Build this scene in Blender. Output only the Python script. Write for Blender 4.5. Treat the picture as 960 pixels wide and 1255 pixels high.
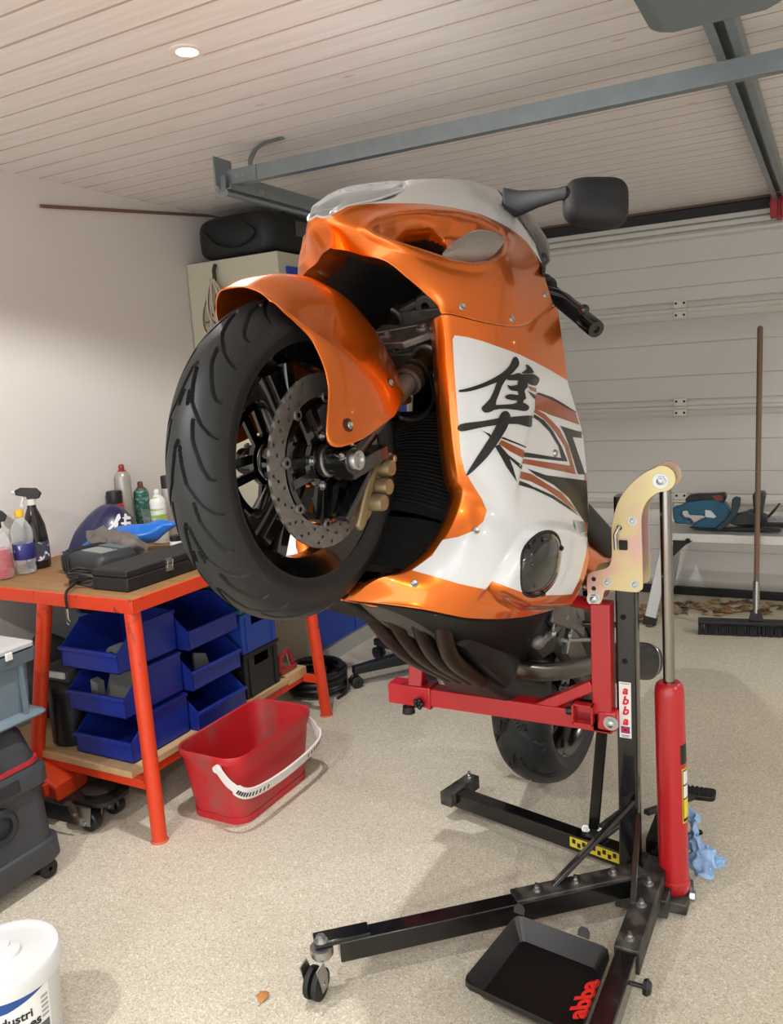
import bpy, bmesh, math, random
import numpy as np
from mathutils import Vector, Matrix, Quaternion
from mathutils.bvhtree import BVHTree
from mathutils.geometry import delaunay_2d_cdt
for o in list(bpy.data.objects): bpy.data.objects.remove(o, do_unlink=True)
SC = bpy.context.scene
COL = SC.collection
PI = math.pi
random.seed(7); RNG = np.random.default_rng(7)

# ------------------------------------------------------------------ camera
FPX = 1003.84
CAMPOS = Vector((0, 0, 1.39))
RC = np.array([[0.88133099, 0.4686791, -0.05996317],
               [0.02343908, -0.17011641, -0.98514518],
               [-0.47191768, 0.86683349, -0.16091427]])     # rows: camera right, down, forward in the room
cam_d = bpy.data.cameras.new('camera')
cam_d.sensor_fit = 'HORIZONTAL'; cam_d.sensor_width = 36.0
cam_d.lens = FPX / 960 * 36.0
cam_d.clip_start = 0.02
cam = bpy.data.objects.new('camera', cam_d); COL.objects.link(cam)
M3 = Matrix(((RC[0][0], -RC[1][0], -RC[2][0]), (RC[0][1], -RC[1][1], -RC[2][1]), (RC[0][2], -RC[1][2], -RC[2][2])))
cam.matrix_world = Matrix.Translation(CAMPOS) @ M3.to_4x4()
SC.camera = cam

# ------------------------------------------------------------------ view, world, lamps' strengths
SC.view_settings.view_transform = 'Standard'
SC.view_settings.look = 'None'
SC.view_settings.gamma = 1.0
SC.view_settings.use_curve_mapping = False
SC.view_settings.exposure = -0.12
W = bpy.data.worlds.new('world'); SC.world = W; W.use_nodes = True
W.node_tree.nodes['Background'].inputs[0].default_value = (0.97, 1.0, 1.02, 1)
W.node_tree.nodes['Background'].inputs[1].default_value = 3.0
SPOT_POWER = 88.0
SPOT_COL = (1.0, 0.99, 0.985)
SPOTS = [(-1.46, 1.75), (-1.46, -0.15), (0.55, -0.75), (2.0, 1.1), (1.6, 3.65), (-0.30, -1.9)]
CEIL = 2.236
SC.cycles.diffuse_bounces = 8
SC.cycles.max_bounces = 14
XW = -2.74       # left wall
YD = 5.035       # garage door plane

# ------------------------------------------------------------------ pixel helpers: a ray of the photo met with a plane of the room
def ray(u, v):
    d = RC.T @ np.array([u - 480.0, v - 627.0, FPX]); return Vector(d)
def atX(u, v, x): d = ray(u, v); return CAMPOS + d * ((x - CAMPOS.x) / d.x)
def atY(u, v, y): d = ray(u, v); return CAMPOS + d * ((y - CAMPOS.y) / d.y)
def atZ(u, v, z): d = ray(u, v); return CAMPOS + d * ((z - CAMPOS.z) / d.z)
def project(P):
    c = RC @ (np.array(P) - np.array(CAMPOS)); return (480 + FPX * c[0] / c[2], 627 + FPX * c[1] / c[2])

# ------------------------------------------------------------------ materials
def lin(c):
    def f(x):
        x = x / 255.0
        return x / 12.92 if x <= 0.04045 else ((x + 0.055) / 1.055) ** 2.4
    return tuple(f(x) for x in c) + (1.0,)
MATS = {}
def mat(name, rgb, rough=0.5, metal=0.0, coat=0.0, spec=0.5, noise=0.08, nscale=18.0, bump=0.0, bscale=60.0, trans=0.0, alpha=1.0, emit=0.0, rgb2=None, stretch=None, thr=None):
    """Principled with a procedural colour and roughness variation."""
    if name in MATS: return MATS[name]
    m = bpy.data.materials.new(name); m.use_nodes = True
    nt = m.node_tree; N = nt.nodes; L = nt.links
    b = N['Principled BSDF']
    col = lin(rgb)
    b.inputs['Metallic'].default_value = metal
    b.inputs['Roughness'].default_value = rough
    b.inputs['Coat Weight'].default_value = coat
    b.inputs['Coat Roughness'].default_value = 0.04
    b.inputs['Specular IOR Level'].default_value = spec
    b.inputs['Transmission Weight'].default_value = trans
    b.inputs['Alpha'].default_value = alpha
    tc = N.new('ShaderNodeTexCoord'); mp = N.new('ShaderNodeMapping')
    L.new(tc.outputs['Object'], mp.inputs[0])
    if stretch: mp.inputs['Scale'].default_value = stretch
    nz = N.new('ShaderNodeTexNoise'); nz.inputs['Scale'].default_value = nscale; nz.inputs['Detail'].default_value = 5
    L.new(mp.outputs[0], nz.inputs['Vector'])
    mx = N.new('ShaderNodeMix'); mx.data_type = 'RGBA'
    c2 = lin(rgb2) if rgb2 else tuple(max(0, x * (1 - 2.2 * noise)) for x in col[:3]) + (1,)
    mx.inputs[6].default_value = col; mx.inputs[7].default_value = c2
    if thr:
        rp = N.new('ShaderNodeValToRGB'); rp.color_ramp.elements[0].position = thr[0]; rp.color_ramp.elements[1].position = thr[1]
        L.new(nz.outputs[0], rp.inputs[0]); L.new(rp.outputs[0], mx.inputs[0])
    else:
        L.new(nz.outputs[0], mx.inputs[0])
    L.new(mx.outputs[2], b.inputs['Base Color'])
    if bump:
        n2 = N.new('ShaderNodeTexNoise'); n2.inputs['Scale'].default_value = bscale; n2.inputs['Detail'].default_value = 4
        L.new(mp.outputs[0], n2.inputs['Vector'])
        bp = N.new('ShaderNodeBump'); bp.inputs['Strength'].default_value = bump; bp.inputs['Distance'].default_value = 0.004
        L.new(n2.outputs[0], bp.inputs['Height']); L.new(bp.outputs[0], b.inputs['Normal'])
    if emit:
        b.inputs['Emission Color'].default_value = col; b.inputs['Emission Strength'].default_value = emit
    MATS[name] = m
    return m
def glass(name, rgb, rough=0.03, ior=1.3, alpha=0.35, coat=0.5):
    """thin clear plastic: mix of transparent and glossy/diffuse, so no caustics are needed"""
    if name in MATS: return MATS[name]
    m = bpy.data.materials.new(name); m.use_nodes = True
    nt = m.node_tree; N = nt.nodes; L = nt.links
    b = N['Principled BSDF']; b.inputs['Base Color'].default_value = lin(rgb); b.inputs['Roughness'].default_value = rough
    b.inputs['Coat Weight'].default_value = coat
    tr = N.new('ShaderNodeBsdfTransparent'); tr.inputs[0].default_value = (0.96, 0.97, 0.97, 1)
    fr = N.new('ShaderNodeLayerWeight'); fr.inputs[0].default_value = 0.35
    mt = N.new('ShaderNodeMath'); mt.operation = 'MULTIPLY_ADD'; mt.inputs[1].default_value = 0.6; mt.inputs[2].default_value = alpha
    mt.use_clamp = True
    L.new(fr.outputs['Facing'], mt.inputs[0])
    mx = N.new('ShaderNodeMixShader'); L.new(mt.outputs[0], mx.inputs[0]); L.new(tr.outputs[0], mx.inputs[1]); L.new(b.outputs[0], mx.inputs[2])
    L.new(mx.outputs[0], N['Material Output'].inputs[0])
    MATS[name] = m
    return m

# ------------------------------------------------------------------ mesh builder
def frame(z, hint=None):
    z = Vector(z).normalized()
    h = Vector(hint) if hint else (Vector((0, 0, 1)) if abs(z.z) < 0.9 else Vector((1, 0, 0)))
    x = h.cross(z).normalized(); y = z.cross(x)
    return x, y, z
def RZ(a): return Matrix.Rotation(a, 3, 'Z')
def RX(a): return Matrix.Rotation(a, 3, 'X')
def RY(a): return Matrix.Rotation(a, 3, 'Y')
ROOTS = {}
class MB:
    def __init__(s): s.v = []; s.f = []; s.m = []
    def add(s, V, F, mi=0):
        o = len(s.v); s.v += [Vector(p) for p in V]
        for f in F: s.f.append(tuple(i + o for i in f)); s.m.append(mi)
        return s
    def box(s, c, d, R=None, mi=0, taper=1.0):
        c = Vector(c); x, y, z = d[0] / 2, d[1] / 2, d[2] / 2
        V = []
        for sz in (-1, 1):
            t = taper if sz > 0 else 1.0
            for sx, sy in ((-1, -1), (1, -1), (1, 1), (-1, 1)):
                p = Vector((sx * x * t, sy * y * t, sz * z))
                V.append(c + (R @ p if R else p))
        return s.add(V, [(3, 2, 1, 0), (4, 5, 6, 7), (0, 1, 5, 4), (1, 2, 6, 5), (2, 3, 7, 6), (3, 0, 4, 7)], mi)
    def bar(s, p0, p1, w, h, up=(0, 0, 1), mi=0):
        """rectangular bar from p0 to p1; w across, h along 'up'"""
        p0 = Vector(p0); p1 = Vector(p1); d = (p1 - p0)
        z = d.normalized(); x = Vector(up).cross(z)
        if x.length < 1e-4: x = Vector((1, 0, 0)).cross(z)
        x.normalize(); y = z.cross(x)
        V = []
        for p in (p0, p1):
            for a, b in ((-1, -1), (1, -1), (1, 1), (-1, 1)): V.append(p + x * (a * w / 2) + y * (b * h / 2))
        return s.add(V, [(3, 2, 1, 0), (4, 5, 6, 7), (0, 1, 5, 4), (1, 2, 6, 5), (2, 3, 7, 6), (3, 0, 4, 7)], mi)
    def cyl(s, p0, p1, r0, r1=None, n=20, cap=True, mi=0):
        r1 = r0 if r1 is None else r1
        p0 = Vector(p0); p1 = Vector(p1); x, y, z = frame(p1 - p0)
        V = []
        for p, r in ((p0, r0), (p1, r1)):
            for i in range(n):
                a = 2 * PI * i / n; V.append(p + x * (r * math.cos(a)) + y * (r * math.sin(a)))
        F = [(i, (i + 1) % n, n + (i + 1) % n, n + i) for i in range(n)]
        if cap: F += [tuple(range(n - 1, -1, -1)), tuple(range(n, 2 * n))]
        return s.add(V, F, mi)
    def tube(s, pts, r, n=10, closed=False, mi=0, cap=True, flat=None):
        pts = [Vector(p) for p in pts]; k = len(pts)
        T = []
        for i in range(k):
            a = pts[(i - 1) % k] if (closed or i > 0) else pts[i]
            b = pts[(i + 1) % k] if (closed or i < k - 1) else pts[i]
            T.append((b - a).normalized())
        x, y, _ = frame(T[0]); V = []
        for i in range(k):
            if i > 0:
                q = T[i - 1].rotation_difference(T[i]); x = q @ x; y = q @ y
            rr = r[i] if isinstance(r, (list, tuple)) else r
            for j in range(n):
                a = 2 * PI * j / n; V.append(pts[i] + x * (rr * math.cos(a)) + y * (rr * math.sin(a) * (flat or 1)))
        F = []
        for i in range(k if closed else k - 1):
            i2 = (i + 1) % k
            for j in range(n): F.append((i * n + j, i * n + (j + 1) % n, i2 * n + (j + 1) % n, i2 * n + j))
        if cap and not closed: F += [tuple(range(n - 1, -1, -1)), tuple(range((k - 1) * n, k * n))]
        return s.add(V, F, mi)
    def lathe(s, prof, O=(0, 0, 0), ax=(0, 0, 1), n=32, mi=0, a0=0.0, a1=None, sx=1.0, hint=None, cap=False):
        O = Vector(O); x, y, z = frame(ax, hint); V = []
        full = a1 is None; m = n if full else n + 1
        for (r, h) in prof:
            for i in range(m):
                a = (2 * PI * i / n) if full else a0 + (a1 - a0) * i / n
                V.append(O + x * (r * math.cos(a) * sx) + y * (r * math.sin(a)) + z * h)
        F = []
        for k in range(len(prof) - 1):
            for i in range(m if full else m - 1):
                j = (i + 1) % m; F.append((k * m + i, k * m + j, (k + 1) * m + j, (k + 1) * m + i))
        if full and cap:
            if prof[0][0] > 1e-5: F.append(tuple(range(m - 1, -1, -1)))
            if prof[-1][0] > 1e-5: F.append(tuple(range((len(prof) - 1) * m, len(prof) * m)))
        return s.add(V, F, mi)
    def prism(s, poly, O, ex, ey, h, mi=0, both=False):
        O = Vector(O); ex = Vector(ex).normalized(); ey = Vector(ey).normalized(); ez = ex.cross(ey)
        n = len(poly)
        ar = sum(poly[i][0] * poly[(i + 1) % n][1] - poly[(i + 1) % n][0] * poly[i][1] for i in range(n))
        if ar < 0: poly = poly[::-1]
        o0 = -h / 2 if both else 0
        V = [O + ex * p[0] + ey * p[1] + ez * o0 for p in poly] + [O + ex * p[0] + ey * p[1] + ez * (o0 + h) for p in poly]
        F = [tuple(range(n - 1, -1, -1)), tuple(range(n, 2 * n))] + [(i, (i + 1) % n, n + (i + 1) % n, n + i) for i in range(n)]
        return s.add(V, F, mi)
    def ball(s, c, r, R=None, n=14, mi=0):
        c = Vector(c); r = (r, r, r) if not isinstance(r, (tuple, list)) else r
        V = []; m = n * 2
        for i in range(n + 1):
            t = PI * i / n
            for j in range(m):
                a = 2 * PI * j / m; p = Vector((r[0] * math.sin(t) * math.cos(a), r[1] * math.sin(t) * math.sin(a), r[2] * math.cos(t)))
                V.append(c + (R @ p if R else p))
        F = [(i * m + j, (i + 1) * m + j, (i + 1) * m + (j + 1) % m, i * m + (j + 1) % m) for i in range(n) for j in range(m)]
        return s.add(V, F, mi)
    def grid(s, P, mi=0, cu=False, cv=False, flip=False):
        nu = len(P); nv = len(P[0]); V = [p for row in P for p in row]; F = []
        for i in range(nu if cu else nu - 1):
            for j in range(nv if cv else nv - 1):
                i2 = (i + 1) % nu; j2 = (j + 1) % nv
                q = (i * nv + j, i2 * nv + j, i2 * nv + j2, i * nv + j2)
                F.append(q[::-1] if flip else q)
        return s.add(V, F, mi)
    def mirror(s):
        n = len(s.v); s.v += [Vector((p.x, -p.y, p.z)) for p in s.v]
        k = len(s.f)
        for i in range(k): s.f.append(tuple(j + n for j in reversed(s.f[i]))); s.m.append(s.m[i])
        return s
    def xform(s, M):
        s.v = [M @ p for p in s.v]; return s
    def build(s, name, mats, parent=None, world=True, bevel=0.0, solid=0.0, sub=0, smooth=35, merge=True, seg=2, soff=-1.0):
        me = bpy.data.meshes.new(name)
        o = bpy.data.objects.new(name, me); COL.objects.link(o)
        if parent is not None:
            o.parent = parent
            if world:
                Mi = ROOTS[rootof(parent)].inverted()
                s.v = [Mi @ p for p in s.v]
        else:
            xs = [p.x for p in s.v]; ys = [p.y for p in s.v]; zs = [p.z for p in s.v]
            c = Vector(((min(xs) + max(xs)) / 2, (min(ys) + max(ys)) / 2, min(zs)))
            s.v = [p - c for p in s.v]; o.location = c
            ROOTS[o] = Matrix.Translation(c)
        me.from_pydata([tuple(p) for p in s.v], [], s.f)
        ms = mats if isinstance(mats, (list, tuple)) else [mats]
        for m in ms: me.materials.append(m)
        me.polygons.foreach_set('material_index', s.m)
        bm = bmesh.new(); bm.from_mesh(me)
        if merge: bmesh.ops.remove_doubles(bm, verts=bm.verts, dist=1e-5)
        bmesh.ops.recalc_face_normals(bm, faces=bm.faces)
        bm.to_mesh(me); bm.free()
        if solid:
            md = o.modifiers.new('solid', 'SOLIDIFY'); md.thickness = abs(solid); md.offset = soff if solid > 0 else -soff
        if bevel:
            md = o.modifiers.new('bevel', 'BEVEL'); md.width = bevel; md.segments = seg; md.limit_method = 'ANGLE'; md.angle_limit = math.radians(40)
        if sub:
            md = o.modifiers.new('sub', 'SUBSURF'); md.levels = sub; md.render_levels = sub
        me.polygons.foreach_set('use_smooth', [True] * len(me.polygons))
        if smooth < 180: me.set_sharp_from_angle(angle=math.radians(smooth))
        me.update()
        return o
def rootof(o):
    while o.parent is not None: o = o.parent
    return o
def tag(o, label, cat, group=None):
    o['label'] = label; o['category'] = cat
    if group: o['group'] = group
    return o
def thing(name, label, cat, loc=(0, 0, 0), rotz=0.0, group=None, M=None):
    o = bpy.data.objects.new(name, None); COL.objects.link(o); o.empty_display_size = 0.05
    Mw = M if M is not None else Matrix.Translation(Vector(loc)) @ Matrix.Rotation(rotz, 4, 'Z')
    o.matrix_world = Mw; ROOTS[o] = Mw.copy()
    return tag(o, label, cat, group)
def struct(o): o['kind'] = 'structure'; return o
def dup(o, M, label=None, parent=None):
    c = o.copy(); COL.objects.link(c)
    if parent is None:
        c.matrix_world = M; ROOTS[c] = M.copy()
        if label: c['label'] = label
    else: c.parent = parent
    for ch in [x for x in bpy.data.objects if x.parent == o]: dup(ch, None, None, c)
    return c
def catmull(P, t):
    """point list (any dim np arrays), t in [0,1]"""
    n = len(P) - 1; x = t * n; i = min(int(x), n - 1); f = x - i
    p1, p2 = P[i], P[i + 1]
    p0 = P[i - 1] if i > 0 else 2 * p1 - p2
    p3 = P[i + 2] if i + 2 <= n else 2 * p2 - p1
    return 0.5 * ((2 * p1) + (-p0 + p2) * f + (2 * p0 - 5 * p1 + 4 * p2 - p3) * f * f + (-p0 + 3 * p1 - 3 * p2 + p3) * f ** 3)
def smooth_curve(pts, n, closed=False):
    P = [np.array(p, float) for p in pts]
    if closed:
        k = len(P); E = [P[-1]] + P + [P[0], P[1]]
        out = []
        for i in range(k):
            m = max(1, n // k)
            for j in range(m):
                f = j / m; p0, p1, p2, p3 = E[i], E[i + 1], E[i + 2], E[i + 3]
                out.append(0.5 * ((2 * p1) + (-p0 + p2) * f + (2 * p0 - 5 * p1 + 4 * p2 - p3) * f * f + (-p0 + 3 * p1 - 3 * p2 + p3) * f ** 3))
        return out
    return [catmull(P, i / (n - 1)) for i in range(n)]
def bicubic(rows, nu, nv):
    """rows of 3D control points -> dense grid (nu x nv) of Vectors"""
    R = [[np.array(p, float) for p in r] for r in rows]
    R2 = [[catmull(r, j / (nv - 1)) for j in range(nv)] for r in R]
    out = []
    for i in range(nu):
        out.append([Vector(catmull([R2[k][j] for k in range(len(R2))], i / (nu - 1))) for j in range(nv)])
    return out
def rrect(w, h, r, n=5):
    out = []
    for cx, cy, a in ((w / 2 - r, h / 2 - r, 0), (-w / 2 + r, h / 2 - r, PI / 2), (-w / 2 + r, -h / 2 + r, PI), (w / 2 - r, -h / 2 + r, 1.5 * PI)):
        for i in range(n + 1): t = a + PI / 2 * i / n; out.append((cx + r * math.cos(t), cy + r * math.sin(t)))
    return out
def ellipse(a, b, n=24): return [(a * math.cos(2 * PI * i / n), b * math.sin(2 * PI * i / n)) for i in range(n)]
def loft(mb, secs, cap=True, mi=0):
    """secs: list of equal-length rings of 3D points"""
    mb.grid([[Vector(p) for p in s] for s in secs], mi, cv=True)
    if cap:
        n = len(secs[0])
        mb.add(secs[0], [tuple(range(n - 1, -1, -1))], mi); mb.add(secs[-1], [tuple(range(n))], mi)
    return mb
def hexbolt(mb, p, d, r=0.008, h=0.006, mi=0, washer=True):
    p = Vector(p); d = Vector(d).normalized()
    if washer: mb.cyl(p, p + d * 0.0015, r * 1.45, n=20, mi=mi)
    mb.cyl(p, p + d * h, r, n=6, mi=mi)
    mb.cyl(p + d * h, p + d * (h + 0.0015), r * 0.7, r * 0.5, n=12, mi=mi)
def text_mesh(body, size, bold=0.0, shear=0.0, extrude=0.0006, space=1.0):
    c = bpy.data.curves.new('t', 'FONT'); c.body = body; c.size = size; c.extrude = extrude; c.offset = bold; c.shear = shear
    c.align_x = 'CENTER'; c.align_y = 'CENTER'; c.space_character = space; c.resolution_u = 4
    o = bpy.data.objects.new('t', c); COL.objects.link(o)
    dg = bpy.context.evaluated_depsgraph_get(); me = bpy.data.meshes.new_from_object(o.evaluated_get(dg))
    V = [v.co.copy() for v in me.vertices]; F = [tuple(p.vertices) for p in me.polygons]
    bpy.data.objects.remove(o); bpy.data.curves.remove(c); bpy.data.meshes.remove(me)
    return V, F
def put_text(mb, body, size, O, ex, ey, mi=0, **k):
    V, F = text_mesh(body, size, **k); O = Vector(O); ex = Vector(ex).normalized(); ey = Vector(ey).normalized(); ez = ex.cross(ey)
    mb.add([O + ex * v.x + ey * v.y + ez * v.z for v in V], F, mi)

# ------------------------------------------------------------------ common materials
steel = mat('brushed_steel', (170, 170, 168), 0.28, 1.0, noise=0.1)
zinc = mat('zinc_plate', (190, 192, 190), 0.34, 1.0, noise=0.12)
galv = mat('galvanised_steel', (150, 160, 164), 0.42, 0.75, noise=0.12, nscale=30)
blackpaint = mat('black_gloss_paint', (16, 16, 17), 0.22, coat=0.4, noise=0.2)
blackplastic = mat('black_plastic', (24, 24, 26), 0.45, noise=0.2, bump=0.05, bscale=200)
rubber = mat('black_rubber', (26, 27, 28), 0.62, noise=0.25, nscale=30)
darkmetal = mat('dark_metal', (52, 50, 48), 0.42, 0.85, noise=0.25, nscale=25)

# ================================================================== ROOM
def node_floor():
    m = bpy.data.materials.new('stone_chip_floor'); m.use_nodes = True; N = m.node_tree.nodes; L = m.node_tree.links
    b = N['Principled BSDF']; b.inputs['Roughness'].default_value = 0.55; b.inputs['Specular IOR Level'].default_value = 0.35
    tc = N.new('ShaderNodeTexCoord')
    vo = N.new('ShaderNodeTexVoronoi'); vo.inputs['Scale'].default_value = 300; L.new(tc.outputs['Object'], vo.inputs['Vector'])
    nz = N.new('ShaderNodeTexNoise'); nz.inputs['Scale'].default_value = 1.6; nz.inputs['Detail'].default_value = 6; L.new(tc.outputs['Object'], nz.inputs['Vector'])
    rp = N.new('ShaderNodeValToRGB'); e = rp.color_ramp.elements
    e[0].position = 0.0; e[0].color = lin((166, 157, 138)); e[1].position = 1.0; e[1].color = lin((232, 226, 210))
    for p, c in ((0.12, (190, 182, 163)), (0.5, (202, 194, 176)), (0.88, (211, 204, 188))):
        x = e.new(p); x.color = lin(c)
    sp = N.new('ShaderNodeSeparateColor'); L.new(vo.outputs['Color'], sp.inputs[0]); L.new(sp.outputs[0], rp.inputs[0])
    r2 = N.new('ShaderNodeValToRGB'); r2.color_ramp.elements[0].position = 0.3; r2.color_ramp.elements[0].color = (0.88, 0.875, 0.865, 1)
    r2.color_ramp.elements[1].position = 0.62; r2.color_ramp.elements[1].color = (1, 1, 1, 1); L.new(nz.outputs[0], r2.inputs[0])
    mx = N.new('ShaderNodeMix'); mx.data_type = 'RGBA'; mx.blend_type = 'MULTIPLY'; mx.inputs[0].default_value = 1
    L.new(rp.outputs[0], mx.inputs[6]); L.new(r2.outputs[0], mx.inputs[7]); L.new(mx.outputs[2], b.inputs['Base Color'])
    bp = N.new('ShaderNodeBump'); bp.inputs['Strength'].default_value = 0.25; bp.inputs['Distance'].default_value = 0.001
    L.new(vo.outputs['Distance'], bp.inputs['Height']); L.new(bp.outputs[0], b.inputs['Normal'])
    return m
def node_boards():
    m = bpy.data.materials.new('whitewashed_boards'); m.use_nodes = True; N = m.node_tree.nodes; L = m.node_tree.links
    b = N['Principled BSDF']; b.inputs['Roughness'].default_value = 0.5
    tc = N.new('ShaderNodeTexCoord'); mp = N.new('ShaderNodeMapping'); mp.inputs['Scale'].default_value = (1.2, 26, 4)
    L.new(tc.outputs['Object'], mp.inputs[0])
    nz = N.new('ShaderNodeTexNoise'); nz.inputs['Scale'].default_value = 2.2; nz.inputs['Detail'].default_value = 7; nz.inputs['Distortion'].default_value = 0.6
    L.new(mp.outputs[0], nz.inputs['Vector'])
    rp = N.new('ShaderNodeValToRGB'); e = rp.color_ramp.elements
    e[0].position = 0.25; e[0].color = lin((222, 216, 212)); e[1].position = 0.7; e[1].color = lin((236, 233, 231))
    L.new(nz.outputs[0], rp.inputs[0])
    m2 = N.new('ShaderNodeMapping'); m2.inputs['Scale'].default_value = (2.6, 8.0, 1); L.new(tc.outputs['Object'], m2.inputs[0])
    vo = N.new('ShaderNodeTexVoronoi'); vo.inputs['Scale'].default_value = 1.0; L.new(m2.outputs[0], vo.inputs['Vector'])
    r2 = N.new('ShaderNodeValToRGB'); r2.color_ramp.elements[0].position = 0.03; r2.color_ramp.elements[0].color = lin((226, 200, 182))
    r2.color_ramp.elements[1].position = 0.07; r2.color_ramp.elements[1].color = (1, 1, 1, 1); L.new(vo.outputs['Distance'], r2.inputs[0])
    mx = N.new('ShaderNodeMix'); mx.data_type = 'RGBA'; mx.blend_type = 'MULTIPLY'; mx.inputs[0].default_value = 1
    L.new(rp.outputs[0], mx.inputs[6]); L.new(r2.outputs[0], mx.inputs[7]); L.new(mx.outputs[2], b.inputs['Base Color'])
    return m
XR = 2.9; YB = -2.6
struct(MB().box(((XW + XR) / 2, (YB + YD + .6) / 2, -0.05), (XR - XW + .4, YD - YB + .9, 0.1)).build('floor', node_floor(), smooth=30))
# ceiling: tongue and groove boards running across, each with a V groove
mb = MB(); prof = []; p = 0.1082; y = YB - 0.05
off = 1.469 % p
k0 = math.floor((YB - .1 - off) / p); k1 = math.ceil((YD + .2 - off) / p)
for k in range(k0, k1):
    a = off + k * p
    prof += [(a + 0.0025, CEIL + 0.005), (a + 0.0055, CEIL), (a + p - 0.003, CEIL), (a + p + 0.000, CEIL + 0.005)]
for i in range(0, len(prof) - 4, 4):
    ya, yb_ = prof[i][0], prof[i + 3][0]
    for a, b, mi in ((0, 1, 1), (1, 2, 0), (2, 3, 1), (3, 4, 1)):
        mb.grid([[Vector((x, *prof[i + a])), Vector((x, *prof[i + b]))] for x in (XW - .1, XR + .1)], mi)
 
mb.box(((XW + XR) / 2, (YB + YD) / 2, CEIL + 0.06), (XR - XW + .2, YD - YB + .6, 0.1))
struct(mb.build('ceiling', [node_boards(), mat('board_groove', (192, 172, 160), .7)], smooth=20))  # bare-wood groove tone, also carrying the shade between boards in its colour
plaster = mat('wall_plaster', (218, 214, 209), 0.75, noise=0.03, nscale=3, bump=0.12, bscale=90)
struct(MB().box((XW - .06, (YB + YD) / 2, CEIL / 2), (0.12, YD - YB + .4, CEIL + .02)).build('wall_left', plaster))
struct(MB().box((XR + .06, (YB + YD) / 2, CEIL / 2), (0.12, YD - YB + .4, CEIL + .02)).build('wall_right', plaster))
DX0, DX1 = -2.02, 1.42
mb = MB(); yf = YD + 0.02
mb.box(((XW + DX0) / 2, yf + .06, CEIL / 2), (DX0 - XW, .12, CEIL)); mb.box(((DX1 + XR) / 2, yf + .06, CEIL / 2), (XR - DX1, .12, CEIL))
struct(mb.build('wall_front', plaster))
brownwood = mat('brown_wood', (112, 84, 66), 0.6, noise=0.15, nscale=9)
struct(MB().box(((DX0 + DX1) / 2, YD + .03, 2.232), (DX1 - DX0 + .1, .10, .024)).build('trim_1', brownwood))
# garage door: sectional, inside face
doorw = mat('door_white_steel', (206, 204, 197), 0.38, noise=0.03, nscale=5)
zs = [(0.085, 0), ]
prof = [(0.04, .012), (0.06, .0), (0.085, -.012), (0.10, -.012), (0.115, 0)]
def ribs(zl, zh):
    out = []
    for f in (1 / 3, 2 / 3):
        z = zl + (zh - zl) * f; out += [(z - .004, 0), (z, .005), (z + .004, 0)]
    return out
def joint(z):
    return [(z - .058, 0), (z - .050, .008), (z - .042, -.001), (z - .016, -.006), (z - .012, -.016), (z - .002, -.022), (z + .010, -.020), (z + .016, -.004), (z + .03, -.002), (z + .042, 0.0), (z + .047, .008), (z + .053, 0)]
J = [0.565, 1.117, 1.672]
prof += ribs(.12, J[0]) + joint(J[0]) + ribs(J[0], J[1]) + joint(J[1]) + ribs(J[1], J[2]) + joint(J[2]) + ribs(J[2], 2.06)
prof += [(2.055, 0), (2.066, -.022), (2.084, -.024), (2.09, .004), (2.098, .004), (2.104, -.022), (2.126, -.024), (2.130, .006), (2.135, .006), (2.14, -.018), (2.165, -.018)]
mb = MB(); mb.grid([[Vector((x, YD + d, z)) for (z, d) in prof] for x in (DX0, DX1)])
mb.grid([[Vector((x, YD + .04, z)) for z in (0.04, 2.165)] for x in (DX0, DX1)])
mb.box((DX0, YD + .02, 1.1), (.01, .045, 2.13)); mb.box((DX1, YD + .02, 1.1), (.01, .045, 2.13))
door = struct(mb.build('door_1', doorw, smooth=50))
doorblack = mat('door_black_seal', (20, 21, 22), 0.55)
for i, (z0, z1, d) in enumerate(((0.0, .047, -.01), (2.165, 2.222, -.02))):
    MB().box(((DX0 + DX1) / 2, YD + .015 + d, (z0 + z1) / 2), (DX1 - DX0, .05, z1 - z0)).build('seal', doorblack, door, bevel=.006)
hw = mat('hinge_white', (226, 222, 208), 0.4)
for z in J:
    for x in (-1.55, -0.78, -0.0, 0.75):
        mb = MB(); mb.box((x, YD - .024, z + .036), (.072, .004, .044)); mb.box((x, YD - .026, z - .024), (.072, .004, .036)); mb.cyl((x - .034, YD - .03, z + .006), (x + .034, YD - .03, z + .006), .006, n=10)
        h = mb.build('hinge', hw, door, bevel=.002)
        mb = MB()
        for dx in (-.022, .022):
            for dz in (.040, -.026): mb.cyl((x + dx, YD - .024, z + dz), (x + dx, YD - .0305, z + dz), .007, n=8)
        mb.build('screw', darkmetal, h)
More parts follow.
